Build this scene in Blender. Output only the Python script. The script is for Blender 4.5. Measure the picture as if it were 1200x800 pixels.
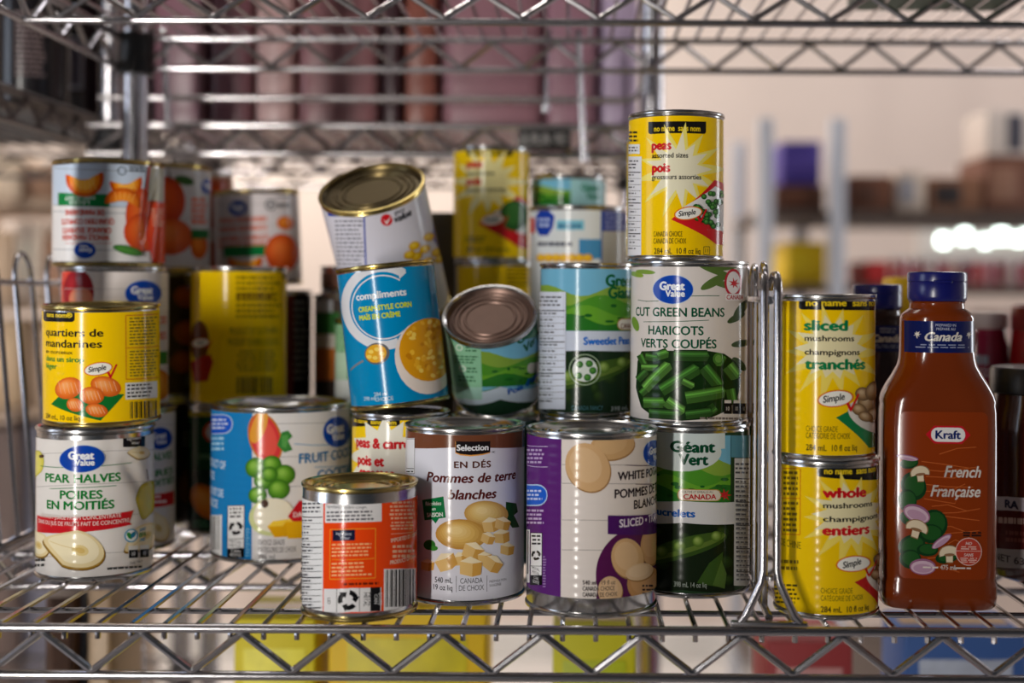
import bpy, math, random
import numpy as np
from mathutils import Vector, Matrix, Euler
from mathutils.geometry import tessellate_polygon

for o in list(bpy.data.objects):
    bpy.data.objects.remove(o)
SC = bpy.context.scene
COL = SC.collection
PI = math.pi
rnd = random.Random(7)

# ---------------------------------------------------------------- camera, light, exposure
S = 1.0            # height of the main wire shelf above the floor (m)
HC = 0.206         # camera height above that shelf
F = 1500.0         # focal length in pixels of the 1200 px frame
PX, PY = 670.0, 340.0   # principal point of the (shifted) lens
cd = bpy.data.cameras.new('camera')
cam = bpy.data.objects.new('camera', cd)
COL.objects.link(cam)
cam.location = (0, 0, S + HC)
cam.rotation_euler = (PI / 2, 0, 0)
cam.matrix_world = Matrix.Translation((0, 0, S + HC)) @ Euler((PI / 2, 0, 0)).to_matrix().to_4x4() @ Matrix.Rotation(0.0055, 4, 'Z')
cd.sensor_width = 36.0
cd.lens = F / 1200 * 36
cd.shift_x = -(PX - 600) / 1200
cd.shift_y = -(400 - PY) / 1200
cd.clip_start = 0.02
cd.dof.use_dof = True
cd.dof.focus_distance = 0.85
cd.dof.aperture_fstop = 2.8
SC.camera = cam

SC.view_settings.view_transform = 'Standard'
SC.view_settings.look = 'None'
SC.view_settings.gamma = 1.0
SC.view_settings.use_curve_mapping = False
SC.view_settings.exposure = -0.10

W = bpy.data.worlds.new('world')
SC.world = W
W.use_nodes = True
W.node_tree.nodes['Background'].inputs[0].default_value = (0.80, 0.88, 1.0, 1)
W.node_tree.nodes['Background'].inputs[1].default_value = 0.045


def area(name, loc, target, sx, sy, power, col, spread=180):
    l = bpy.data.lights.new(name, 'AREA')
    l.shape = 'RECTANGLE'
    l.size, l.size_y = sx, sy
    l.energy = power
    l.spread = math.radians(spread)
    l.color = col
    o = bpy.data.objects.new(name, l)
    COL.objects.link(o)
    o.location = loc
    d = Vector(target) - Vector(loc)
    o.rotation_euler = d.to_track_quat('-Z', 'Y').to_euler()
    return o


area('window_light_front', (-1.25, -1.75, 1.28), (-0.70, 0.95, 1.95), 0.10, 1.5, 17, (1.0, 0.95, 0.89), spread=70)
area('window_light_side', (-2.3, 0.1, 1.55), (-0.3, 0.95, 1.1), 0.7, 1.2, 12, (0.72, 0.83, 1.0))
area('window_light_right', (2.35, 2.05, 1.35), (0.1, 0.9, 1.1), 0.45, 1.3, 17, (0.88, 0.94, 1.0))
area('added_light_back_wall', (-1.0, 3.5, 2.8), (-0.9, 3.8, 0), 1.2, 0.5, 64, (1.0, 0.93, 0.85))  # added light that brightens the left part of the back wall
area('ceiling_light_back_right', (1.3, 3.0, 2.8), (1.2, 3.0, 0), 1.2, 0.6, 18, (1.0, 0.95, 0.97))
area('ceiling_light_middle', (-0.5, 1.6, 2.8), (-0.4, 1.5, 0), 1.2, 0.4, 7, (1.0, 0.93, 0.85))

# ---------------------------------------------------------------- materials


def lin(c):
    return tuple((x / 12.92 if x <= 0.04045 else ((x + 0.055) / 1.055) ** 2.4) for x in (v / 255.0 for v in c))


MATS = {}


def mat(name, col, rough=0.4, metal=0.0, spec=0.5, noise=0.0, nscale=30.0, coat=0.0, trans=0.0, bump=0.0, emit=None, ribs=0.0):
    if name in MATS:
        return MATS[name]
    m = bpy.data.materials.new(name)
    m.use_nodes = True
    nt = m.node_tree
    b = nt.nodes['Principled BSDF']
    c = lin(col)
    b.inputs['Base Color'].default_value = (*c, 1)
    b.inputs['Roughness'].default_value = rough
    b.inputs['Metallic'].default_value = metal
    b.inputs['Specular IOR Level'].default_value = spec
    b.inputs['Coat Weight'].default_value = coat
    b.inputs['Coat Roughness'].default_value = 0.12
    b.inputs['Transmission Weight'].default_value = trans
    tc = nt.nodes.new('ShaderNodeTexCoord')
    if noise or bump:
        n = nt.nodes.new('ShaderNodeTexNoise')
        n.inputs['Scale'].default_value = nscale
        n.inputs['Detail'].default_value = 4
        nt.links.new(tc.outputs['Object'], n.inputs['Vector'])
    if noise:
        mx = nt.nodes.new('ShaderNodeMix')
        mx.data_type = 'RGBA'
        mx.inputs[6].default_value = (*[v * (1 - noise) for v in c], 1)
        mx.inputs[7].default_value = (*[min(1, v * (1 + noise)) for v in c], 1)
        nt.links.new(n.outputs['Fac'], mx.inputs[0])
        nt.links.new(mx.outputs[2], b.inputs['Base Color'])
    if bump:
        bp = nt.nodes.new('ShaderNodeBump')
        bp.inputs['Strength'].default_value = bump
        bp.inputs['Distance'].default_value = 0.001
        nt.links.new(n.outputs['Fac'], bp.inputs['Height'])
        nt.links.new(bp.outputs['Normal'], b.inputs['Normal'])
    if ribs:
        # paper following the rolled beads of the tin, plus a faint waviness
        sp = nt.nodes.new('ShaderNodeSeparateXYZ')
        nt.links.new(tc.outputs['Object'], sp.inputs[0])
        ml = nt.nodes.new('ShaderNodeMath'); ml.operation = 'MULTIPLY'; ml.inputs[1].default_value = 2 * PI / 0.0058
        sn = nt.nodes.new('ShaderNodeMath'); sn.operation = 'SINE'
        nz = nt.nodes.new('ShaderNodeTexNoise'); nz.inputs['Scale'].default_value = 38; nz.inputs['Detail'].default_value = 1
        nt.links.new(tc.outputs['Object'], nz.inputs['Vector'])
        ad = nt.nodes.new('ShaderNodeMath'); ad.operation = 'MULTIPLY_ADD'; ad.inputs[1].default_value = 4.0
        nt.links.new(sp.outputs[2], ml.inputs[0]); nt.links.new(ml.outputs[0], sn.inputs[0])
        nt.links.new(nz.outputs['Fac'], ad.inputs[0]); nt.links.new(sn.outputs[0], ad.inputs[2])
        bp = nt.nodes.new('ShaderNodeBump')
        bp.inputs['Strength'].default_value = ribs
        bp.inputs['Distance'].default_value = 0.00012
        nt.links.new(ad.outputs[0], bp.inputs['Height'])
        nt.links.new(bp.outputs['Normal'], b.inputs['Normal'])
    if emit:
        b.inputs['Emission Color'].default_value = (*c, 1)
        b.inputs['Emission Strength'].default_value = emit
    MATS[name] = m
    return m


def ink(col, ribs=0.55):
    col = tuple(int(v) for v in col)
    return mat('ink_%d_%d_%d_%d' % (*col, int(ribs * 100)), col, rough=0.15, spec=0.19, ribs=ribs * 0.36)


TIN = mat('tinplate', (196, 196, 196), rough=0.2, metal=1.0, noise=0.12, nscale=60)
GOLD = mat('gold_lacquer_tin', (196, 176, 112), rough=0.22, metal=1.0, noise=0.12, nscale=60)
BROWN_TIN = mat('brown_lacquer_tin', (124, 100, 90), rough=0.42, metal=0.75, noise=0.15, nscale=60)
SHADED_CHROME = mat('shaded_chrome_wire', (104, 98, 98), rough=0.3, metal=1.0, noise=0.15, nscale=25)  # chrome wire darkened to offset the light the left unit's decks catch
CHROME = mat('chrome_wire', (184, 182, 186), rough=0.2, metal=1.0, noise=0.15, nscale=25)
DULL_CHROME = mat('dull_chrome_wire', (176, 172, 174), rough=0.24, metal=1.0, noise=0.15, nscale=25)

# ---------------------------------------------------------------- mesh builders


class MB:
    def __init__(self):
        self.v, self.f, self.mi = [], [], []

    def add(self, vs, fs, mi=0):
        o = len(self.v)
        self.v += [tuple(p) for p in vs]
        self.f += [tuple(i + o for i in f) for f in fs]
        self.mi += [mi] * len(fs)
        return self

    def tube(self, pts, r, n=8, closed=False, mi=0):
        pts = [Vector(p) for p in pts]
        k = len(pts)
        vs, fs = [], []
        up = None
        for i, p in enumerate(pts):
            if closed:
                t = (pts[(i + 1) % k] - pts[i - 1]).normalized()
            elif i == 0:
                t = (pts[1] - p).normalized()
            elif i == k - 1:
                t = (p - pts[-2]).normalized()
            else:
                t = ((pts[i + 1] - p).normalized() + (p - pts[i - 1]).normalized()).normalized()
            if up is None:
                a = Vector((0, 0, 1)) if abs(t.z) < 0.9 else Vector((1, 0, 0))
                up = t.cross(a).normalized()
            up = (up - t * up.dot(t)).normalized()
            w = t.cross(up)
            for j in range(n):
                a = 2 * PI * j / n
                vs.append(p + (up * math.cos(a) + w * math.sin(a)) * r)
        m = k if closed else k - 1
        for i in range(m):
            for j in range(n):
                a, b = i * n + j, i * n + (j + 1) % n
                c, d = ((i + 1) % k) * n + (j + 1) % n, ((i + 1) % k) * n + j
                fs.append((a, b, c, d))
        if not closed:
            fs.append(tuple(range(n - 1, -1, -1)))
            fs.append(tuple((k - 1) * n + j for j in range(n)))
        return self.add(vs, fs, mi)

    def lathe(self, prof, n=72, mi=0, c=(0, 0, 0)):
        vs, fs = [], []
        for r, z in prof:
            for j in range(n):
                a = 2 * PI * j / n
                vs.append((c[0] + r * math.cos(a), c[1] + r * math.sin(a), c[2] + z))
        for i in range(len(prof) - 1):
            for j in range(n):
                a, b = i * n + j, i * n + (j + 1) % n
                fs.append((a, b, b + n, a + n))
        if prof[0][0] > 1e-6:
            fs.append(tuple(range(n - 1, -1, -1)))
        if prof[-1][0] > 1e-6:
            fs.append(tuple((len(prof) - 1) * n + j for j in range(n)))
        return self.add(vs, fs, mi)

    def box(self, x0, y0, z0, x1, y1, z1, bev=0.0, mi=0):
        b = min(bev, (x1 - x0) / 2.01, (y1 - y0) / 2.01, (z1 - z0) / 2.01)
        if b <= 0:
            vs = [(x, y, z) for z in (z0, z1) for y in (y0, y1) for x in (x0, x1)]
            fs = [(0, 2, 3, 1), (4, 5, 7, 6), (0, 1, 5, 4), (2, 6, 7, 3), (0, 4, 6, 2), (1, 3, 7, 5)]
            return self.add(vs, fs, mi)
        ring = []
        for (cx, cy, a0) in ((x1 - b, y1 - b, 0), (x0 + b, y1 - b, 90), (x0 + b, y0 + b, 180), (x1 - b, y0 + b, 270)):
            for k in range(4):
                ring.append((cx, cy, math.radians(a0 + 30 * k)))
        lev = [(z0, b), (z0 + b * 0.3, b * 0.3), (z0 + b, 0), (z1 - b, 0), (z1 - b * 0.3, b * 0.3), (z1, b)]
        vs, fs = [], []
        n = len(ring)
        for z, ins in lev:
            for cx, cy, a in ring:
                vs.append((cx + (b - ins) * math.cos(a), cy + (b - ins) * math.sin(a), z))
        for i in range(len(lev) - 1):
            for j in range(n):
                a, c = i * n + j, i * n + (j + 1) % n
                fs.append((a, c, c + n, a + n))
        fs.append(tuple(range(n - 1, -1, -1)))
        fs.append(tuple((len(lev) - 1) * n + j for j in range(n)))
        return self.add(vs, fs, mi)

    def build(self, name, m, parent=None, smooth=True, kind=None):
        me = bpy.data.meshes.new(name)
        me.from_pydata(self.v, [], self.f)
        for mm in (m if isinstance(m, (list, tuple)) else [m]):
            me.materials.append(mm)
        me.polygons.foreach_set('material_index', self.mi)
        if smooth:
            me.polygons.foreach_set('use_smooth', [True] * len(me.polygons))
            me.set_sharp_from_angle(angle=math.radians(38))
        me.update()
        o = bpy.data.objects.new(name, me)
        COL.objects.link(o)
        if parent:
            o.parent = parent
        if kind:
            o['kind'] = kind
        return o


def tag(o, label, cat, group=None):
    o['label'] = label
    o['category'] = cat
    if group:
        o['group'] = group
    return o


def thing(name, label, cat, loc=(0, 0, 0), rotz=0.0, group=None):
    o = bpy.data.objects.new(name, None)
    o.empty_display_size = 0.02
    COL.objects.link(o)
    o.location = loc
    o.rotation_euler = (0, 0, rotz)
    return tag(o, label, cat, group)


def X_at(px, Y):
    return (px - PX) / F * Y


def Z_at(py, Y, px=600):
    return S + HC - (py - 0.0055 * (px - 600) - PY) / F * Y


# ---------------------------------------------------------------- printed labels
_tc = {}


def text_tris(s, bold=0.0, shear=0.0, space=1.0):
    key = (s, bold, shear, space)
    if key in _tc:
        return _tc[key]
    cu = bpy.data.curves.new('t', 'FONT')
    cu.body = s
    cu.size = 1.0
    cu.offset = bold
    cu.shear = shear
    cu.space_character = space
    cu.resolution_u = 3
    ob = bpy.data.objects.new('t', cu)
    COL.objects.link(ob)
    dg = bpy.context.evaluated_depsgraph_get()
    me = bpy.data.meshes.new_from_object(ob.evaluated_get(dg))
    me.calc_loop_triangles()
    v = np.array([p.co[:2] for p in me.vertices], dtype=float).reshape(-1, 2)
    t = np.array([lt.vertices[:] for lt in me.loop_triangles], dtype=int).reshape(-1, 3)
    bpy.data.objects.remove(ob)
    bpy.data.meshes.remove(me)
    bpy.data.curves.remove(cu)
    _tc[key] = (v, t)
    return v, t


CAPH = None


class Art:
    """Printing on a wrap-around label. Drafted from measured points: (x, y) on the can's visible face."""
    STEP = 0.000035

    def __init__(self, cx, hw, yt, yb, R, H, rot=0.0, sag=None, flip=False):
        self.cx, self.hw, self.yt, self.yb, self.R, self.H = cx, hw, yt, yb, R, H
        self.c, self.s = math.cos(rot), math.sin(rot)
        self.cy0 = (yt + yb) / 2
        self.k = H / (yb - yt)
        self.sag = sag
        self.items = []
        self.boxes = []
        self.flip = flip
        self.ribs = 0.55

    def U(self, x):
        t = (x - self.cx) / self.hw
        if abs(t) > 0.985:
            e = math.asin(0.985)
            return self.R * math.copysign(e + (abs(t) - 0.985) * 1.6, t)
        return self.R * math.asin(t)

    def P(self, x, y):
        dx, dy = x - self.cx, y - self.cy0
        x, y = self.cx + self.c * dx + self.s * dy, self.cy0 - self.s * dx + self.c * dy
        u = self.U(x)
        ph = min(abs(u) / self.R, PI / 2)
        sg = self.sag if self.sag is not None else self.hw * (y - PY) / F
        y2 = y + sg * (1 - math.cos(ph))
        return (u, (self.yb - y2) * self.k)

    def raw(self, v, tris, col):
        if len(tris) == 0:
            return
        v = np.asarray(v, float)
        lo, hi = v.min(0), v.max(0)
        lay = 1
        for (l2, h2, k) in self.boxes:
            if k >= lay and lo[0] < h2[0] and hi[0] > l2[0] and lo[1] < h2[1] and hi[1] > l2[1]:
                lay = k + 1
        self.boxes.append((lo, hi, lay))
        self.items.append((v, tris, tuple(int(c) for c in col), lay))

    def poly(self, pts, col, uv=False):
        p = [q if uv else self.P(*q) for q in pts]
        t = tessellate_polygon([[Vector((a, b, 0)) for a, b in p]])
        self.raw(p, t, col)

    def rect(self, x0, y0, x1, y1, col):
        self.poly([(x0, y1), ((x0 + x1) / 2, y1), (x1, y1), (x1, y0), ((x0 + x1) / 2, y0), (x0, y0)], col)

    def rrect(self, x0, y0, x1, y1, r, col):
        pts = []
        for (cx, cy, a0) in ((x1 - r, y1 - r, 0), (x0 + r, y1 - r, 90), (x0 + r, y0 + r, 180), (x1 - r, y0 + r, 270)):
            for k in range(5):
                a = math.radians(a0 + 22.5 * k)
                pts.append((cx + r * math.cos(a), cy + r * math.sin(a)))
        self.poly(pts, col)

    def ell(self, cx, cy, rx, ry, col, rot=0.0, n=28, a0=0, a1=360):
        c, s = math.cos(math.radians(rot)), math.sin(math.radians(rot))
        pts = []
        full = a1 - a0 >= 360
        m = n if full else n + 1
        for k in range(m):
            a = math.radians(a0 + (a1 - a0) * k / n)
            x, y = rx * math.cos(a), ry * math.sin(a)
            pts.append((cx + c * x - s * y, cy + s * x + c * y))
        self.poly(pts, col)

    def blob(self, cx, cy, rx, ry, cols, rot=0.0, off=(-0.18, -0.22), n=22):
        """a printed round food: nested tones"""
        n0 = len(cols)
        m = max(n0, 3 * n0 - 2)
        for i in range(m):
            q = i / max(1, m - 1) * (n0 - 1)
            j = min(int(q), n0 - 2) if n0 > 1 else 0
            c = cols[j] if n0 == 1 else tuple(cols[j][t] + (cols[j + 1][t] - cols[j][t]) * (q - j) for t in range(3))
            k = 1 - 0.86 * i / m if i else 1.0
            self.ell(cx + off[0] * rx * (1 - k) * 1.6, cy + off[1] * ry * (1 - k) * 1.6, rx * k, ry * k, c, rot, n)

    def ring(self, cx, cy, r0, r1, col, n=30, a0=0, a1=360, yk=1.0):
        pts = []
        for k in range(n + 1):
            a = math.radians(a0 + (a1 - a0) * k / n)
            pts.append((cx + r1 * math.cos(a), cy + r1 * yk * math.sin(a)))
        for k in range(n, -1, -1):
            a = math.radians(a0 + (a1 - a0) * k / n)
            pts.append((cx + r0 * math.cos(a), cy + r0 * yk * math.sin(a)))
        self.strip(pts, n, col)

    def strip(self, pts, n, col):
        p = [self.P(*q) for q in pts]
        tr = []
        for k in range(n):
            a, b = k, k + 1
            c, d = 2 * n + 1 - k, 2 * n - k
            tr += [(a, b, d), (a, d, c)]
        self.raw(p, tr, col)

    def line(self, pts, w, col):
        q = [Vector(self.P(*p)) for p in pts]
        h = w * self.k / 2
        L, R_ = [], []
        for i, p in enumerate(q):
            t = (q[min(i + 1, len(q) - 1)] - q[max(i - 1, 0)]).normalized()
            nn = Vector((-t.y, t.x)) * h
            L.append(p + nn)
            R_.append(p - nn)
        v = L + R_
        m = len(q)
        tr = []
        for i in range(m - 1):
            tr += [(i, m + i, m + i + 1), (i, m + i + 1, i + 1)]
        self.raw([tuple(a) for a in v], tr, col)

    def frame(self, x0, y0, x1, y1, w, col):
        xm = (x0 + x1) / 2
        self.line([(x0, y0), (xm, y0), (x1, y0)], w, col)
        self.line([(x0, y1), (xm, y1), (x1, y1)], w, col)
        self.line([(x0, y0), (x0, y1)], w, col)
        self.line([(x1, y0), (x1, y1)], w, col)

    def text(self, s, x, y, h, col, al='L', bold=0.012, shear=0.0, sx=0.92, fit=None, rot=0.0, space=1.0, turn=False):
        """y is the baseline, h the capital height"""
        global CAPH
        if CAPH is None:
            CAPH = text_tris('H')[0][:, 1].max()
        v, t = text_tris(s, 0.0, shear, space)
        if len(v) == 0:
            return
        b = 0.004 + bold * 1.7
        if b > 0.008:      # heavier strokes: the same glyphs laid over themselves a hair apart
            n = len(v)
            offs = ((-b, 0), (b, 0), (0, b * 0.7), (0, -b * 0.7))
            t = np.concatenate([t + n * q for q in range(len(offs))])
            v = np.concatenate([v + o for o in offs])
        v = v.copy()
        v[:, 0] -= v[:, 0].min()
        wd = v[:, 0].max()
        sc = h * self.k / CAPH
        kx = sc * sx
        if fit:
            ua, ub = self.P(fit[0], y)[0], self.P(fit[1], y)[0]
            kx = (ub - ua) / wd
            u0, v0 = ua, self.P(fit[0], y)[1]
            vm = self.P((fit[0] + fit[1]) / 2, y)[1]
            v0 = vm
        else:
            u0, v0 = self.P(x, y)
        w = v * (kx, sc)
        if not fit:
            if al == 'C':
                w[:, 0] -= wd * kx / 2
            elif al == 'R':
                w[:, 0] -= wd * kx
        if rot:
            c, s_ = math.cos(math.radians(rot)), math.sin(math.radians(rot))
            w = np.stack([w[:, 0] * c - w[:, 1] * s_, w[:, 0] * s_ + w[:, 1] * c], 1)
        w += (u0, v0)
        if turn:     # printed upside down about its own middle
            m = (w.min(0) + w.max(0)) / 2
            w = 2 * m - w
        self.raw(w, t, col)

    # ---- common marks
    def fine(self, x0, y0, x1, y1, rows, col, fill=0.5, al='L', dens=1.0, seed=1):
        r = random.Random(seed + int(x0 * 13 + y0 * 7))
        dy = (y1 - y0) / rows
        vs, tr = [], []
        for i in range(rows):
            ya = y0 + dy * (i + 0.25)
            yb = ya + dy * fill
            x = x0
            xe = x1 - (x1 - x0) * r.uniform(0, 0.22)
            if al == 'C':
                sft = (x1 - xe) / 2
                x, xe = x0 + sft, x1 - sft
            while x < xe:
                w = min(r.uniform(2.0, 6.5), xe - x)
                o = len(vs)
                for q in ((x, yb), (x + w, yb), (x + w, ya), (x, ya)):
                    vs.append(self.P(*q))
                tr += [(o, o + 1, o + 2), (o, o + 2, o + 3)]
                x += w + r.uniform(0.9, 1.6)
        self.raw(vs, tr, col)

    def nutrition(self, x0, y0, x1, y1, rows=16, white=(226, 226, 226), dark=(40, 40, 44)):
        self.rect(x0, y0, x1, y1, white)
        h = y1 - y0
        self.fine(x0 + 1, y0 + 0.03 * h, x1 - 2, y0 + 0.13 * h, 3, (84, 84, 90), 0.45)
        for i in range(rows):
            ya = y0 + h * (0.16 + 0.8 * i / rows)
            self.line([(x0 + 1, ya), (x1 - 1, ya)], 0.45 if i % 5 else 1.2, dark)
            self.fine(x0 + 1, ya + h * 0.012, x0 + (x1 - x0) * 0.75, ya + h * 0.038, 1, (92, 92, 98), 0.5)

    def barcode(self, x0, y0, x1, y1, bg=(232, 232, 232), fg=(16, 16, 18), seed=3, digits='0 60383 1'):
        r = random.Random(seed)
        if bg:
            self.rect(x0, y0, x1, y1, bg)
        x = x0 + 2
        vs, tr = [], []
        yb = y1 - (y1 - y0) * 0.16
        while x < x1 - 2:
            w = r.choice((0.7, 0.7, 1.3, 2.0))
            o = len(vs)
            for q in ((x, yb), (x + w, yb), (x + w, y0 + 1), (x, y0 + 1)):
                vs.append(self.P(*q))
            tr += [(o, o + 1, o + 2), (o, o + 2, o + 3)]
            x += w + r.choice((0.7, 0.9, 1.4, 2.0))
        self.raw(vs, tr, fg)
        self.text(digits, 0, y1 - 1, (y1 - y0) * 0.1, fg, fit=(x0 + 3, x1 - 3), bold=0)

    def recycle(self, cx, cy, r, col=(18, 18, 20)):
        for k in range(3):
            a0 = 120 * k - 80
            self.ring(cx, cy, r * 0.52, r * 0.98, col, n=6, a0=a0, a1=a0 + 62)
            a = math.radians(a0 + 62)
            b = math.radians(a0 + 100)
            self.poly([(cx + r * 0.34 * math.cos(a), cy + r * 0.34 * math.sin(a)),
                       (cx + r * 0.78 * math.cos(b), cy + r * 0.78 * math.sin(b)),
                       (cx + r * 1.16 * math.cos(a), cy + r * 1.16 * math.sin(a))], col)

    def recycle_box(self, x0, y0, x1, y1):
        h = y1 - y0
        self.rect(x0 - 0.8, y0 - 0.8, x1 + 0.8, y1 + 0.8, (20, 20, 22))
        self.rect(x0, y0, x1, y0 + h * 0.82, (230, 230, 230))
        self.fine(x0 + 1, y0 + 1, x1 - 1, y0 + h * 0.24, 3, (50, 50, 50), al='C')
        self.recycle((x0 + x1) / 2, y0 + h * 0.43, min((x1 - x0) * 0.44, h * 0.19))
        self.line([(x0, y0 + h * 0.64), (x1, y0 + h * 0.64)], 0.7, (60, 60, 60))
        self.text('METAL', 0, y0 + h * 0.725, h * 0.055, (30, 30, 30), fit=(x0 + 2, x1 - 2), bold=0)
        self.text('METAL', 0, y0 + h * 0.805, h * 0.055, (30, 30, 30), fit=(x0 + 2, x1 - 2), bold=0)
        self.text('CAN', 0, y0 + h * 0.905, h * 0.06, (220, 220, 220), fit=(x0 + 4, x1 - 4), bold=0)
        self.text('BOITE', 0, y0 + h * 0.985, h * 0.06, (220, 220, 220), fit=(x0 + 3, x1 - 3), bold=0)

    def gv(self, cx, cy, rx, ry, rot=0.0):
        self.ell(cx, cy, rx * 1.03, ry * 1.04, (150, 178, 214), n=36)
        self.ell(cx, cy, rx, ry, (14, 66, 168), n=36)
        if self.flip:
            self.text('Great', cx + rx * 0.05, cy + ry * 0.28, ry * 0.5, (232, 236, 240), al='C', bold=0.03, sx=0.95, turn=True)
            self.text('Value', cx - rx * 0.1, cy - ry * 0.28, ry * 0.36, (232, 236, 240), al='C', bold=0.02, sx=0.95, turn=True)
        else:
            self.text('Great', cx - rx * 0.06, cy + ry * 0.02, ry * 0.56, (232, 236, 240), al='C', bold=0.035, sx=0.95)
            self.text('Value', cx + rx * 0.1, cy + ry * 0.5, ry * 0.45, (232, 236, 240), al='C', bold=0.025, sx=0.95)

    def planks(self, x0, x1, ys, col=(176, 172, 170)):
        for y in ys:
            self.line([(x0 + (x1 - x0) * i / 8, y) for i in range(9)], 0.7, col)

    def simple(self, cx, cy, w, rot=9):
        h = w * 0.40
        self.ell(cx, cy, w * 0.54, h * 0.66, (222, 120, 30), rot=-rot)
        self.ell(cx, cy, w * 0.49, h * 0.56, (240, 238, 228), rot=-rot)
        self.text('Simple', cx - w * 0.03, cy + h * 0.2, h * 0.5, (24, 24, 26), al='C', bold=0.015, shear=0.25, sx=0.86, rot=rot)
        x, y = cx + w * 0.5, cy + h * 0.35
        self.line([(x - w * 0.15, y - h * 0.05), (x - w * 0.05, y + h * 0.5)], w * 0.085, (206, 24, 30))
        self.line([(x - w * 0.065, y + h * 0.58), (x + w * 0.18, y - h * 0.75)], w * 0.07, (206, 24, 30))

    def burst(self, cx, cy, r0, r1, n, col, yk=1.0, seed=2):
        r = random.Random(seed)
        pts = []
        for k in range(n):
            a = 2 * PI * k / n
            rr = r1 * r.uniform(0.82, 1.08)
            pts.append((cx + rr * math.cos(a), cy + rr * yk * math.sin(a)))
            a += PI / n
            pts.append((cx + r0 * math.cos(a), cy + r0 * yk * math.sin(a)))
        self.poly(pts, col)

    def noname(self, x0, x1, y, h, x_right=None, word='no name  sans nom'):
        self.rrect(x0, y, x1, y + h, h * 0.22, (24, 22, 20))
        self.rect(x0, y - 0.5, x1, y + h * 0.5, (24, 22, 20))
        self.text(word, 0, y + h * 0.72, h * 0.46, (240, 208, 30), fit=(x0 + h * 0.5, (x_right or x1) - h * 0.5), bold=0.02)

    # ---- to mesh
    def build(self, parent, base, mapper=None, name='label', vr=None, ribs=None, full=True, dent=None):
        """one label mesh: base sheet and every printed tone as its own material slot"""
        R, H = self.R, self.H
        ribs = self.ribs if ribs is None else ribs
        N = max(24, int(round(2 * PI * R / 0.0026)))
        w = 2 * PI * R / N
        VS = 0.002
        V, Fc, MI, NO = [], [], [], []
        cols = {}

        def ci(c):
            return cols.setdefault(tuple(c), len(cols))

        def mp(u, v, lay):
            if mapper:
                return mapper(u, v, lay * self.STEP)
            r = R + 0.0002 + lay * self.STEP * (1.6 if dent else 1)
            a = u / R
            if dent:
                z = v / H
                d0 = dent(a, z)
                e = 0.004
                da = (dent(a + e, z) - d0) / e / R
                dz = (dent(a, z + e) - d0) / e / H
                r -= d0
                n = Vector((math.sin(a) + math.cos(a) * da, -math.cos(a) + math.sin(a) * da, dz)).normalized()
                return (r * math.sin(a), -r * math.cos(a), v), tuple(n)
            return (r * math.sin(a), -r * math.cos(a), v), (math.sin(a), -math.cos(a), 0)

        def emit(pts, lay, m):
            o = len(V)
            for (u, v) in pts:
                p, nn = mp(u, v, lay)
                V.append(p)
                NO.append(nn)
            Fc.append(tuple(range(o, o + len(pts))))
            MI.append(m)

        v0, v1 = vr if vr else (0.0052, H - 0.0052)
        if base is not None and full:
            b = ci(base)
            o = len(V)
            rows = [v0, v1]
            if dent:
                rows = [v0] + [q * VS for q in range(math.ceil(v0 / VS + 1e-6), math.ceil(v1 / VS - 1e-6))] + [v1]
            K = len(rows)
            for i in range(N + 1):
                for v in rows:
                    p, nn = mp((i - N / 2) * w, v, 0)
                    V.append(p)
                    NO.append(nn)
            for i in range(N):
                for q in range(K - 1):
                    Fc.append((o + K * i + q, o + K * (i + 1) + q, o + K * (i + 1) + q + 1, o + K * i + q + 1))
                    MI.append(b)
        for (vv, tris, col, lay) in self.items:
            m = ci(col)
            for t in tris:
                P3 = [(vv[i][0], vv[i][1]) for i in t]
                ar = (P3[1][0] - P3[0][0]) * (P3[2][1] - P3[0][1]) - (P3[2][0] - P3[0][0]) * (P3[1][1] - P3[0][1])
                if abs(ar) < 1e-13:
                    continue
                if ar < 0:
                    P3 = P3[::-1]
                if min(p[1] for p in P3) < v0 or max(p[1] for p in P3) > v1:
                    P3 = clip(clip(P3, 1, v0, 1), 1, v1, -1)
                    if len(P3) < 3:
                        continue
                lo = min(p[0] for p in P3)
                hi = max(p[0] for p in P3)
                i0 = math.floor(lo / w + 1e-6)
                i1 = math.ceil(hi / w - 1e-6)
                rest = P3
                for i in range(i0, i1):
                    if i == i1 - 1:
                        part = rest
                    else:
                        cut = (i + 1) * w
                        part = clip(rest, 0, cut, -1)
                        rest = clip(rest, 0, cut, 1)
                    if dent and len(part) >= 3:
                        j0 = math.floor(min(q[1] for q in part) / VS + 1e-6)
                        j1 = math.ceil(max(q[1] for q in part) / VS - 1e-6)
                        for j in range(j0, j1):
                            cell = part if j == j1 - 1 else clip(part, 1, (j + 1) * VS, -1)
                            part = part if j == j1 - 1 else clip(part, 1, (j + 1) * VS, 1)
                            if len(cell) >= 3:
                                emit(cell, lay, m)
                            if len(part) < 3:
                                break
                    elif len(part) >= 3:
                        emit(part, lay, m)
                    if len(rest) < 3:
                        break
        me = bpy.data.meshes.new(name)
        me.from_pydata(V, [], Fc)
        for c in cols:
            me.materials.append(ink(c, ribs))
        me.polygons.foreach_set('material_index', MI)
        me.polygons.foreach_set('use_smooth', [True] * len(Fc))
        me.update()
        me.normals_split_custom_set_from_vertices(NO)
        ob = bpy.data.objects.new(name, me)
        COL.objects.link(ob)
        ob.parent = parent
        return ob


def clip(P, ax, val, sg):
    out = []
    n = len(P)
    for i in range(n):
        a, b = P[i], P[(i + 1) % n]
        da, db = (a[ax] - val) * sg, (b[ax] - val) * sg
        if da >= 0:
            out.append(a)
        if (da > 0 and db < 0) or (da < 0 and db > 0):
            t = da / (da - db)
            out.append((a[0] + (b[0] - a[0]) * t, a[1] + (b[1] - a[1]) * t))
    return out


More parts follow.
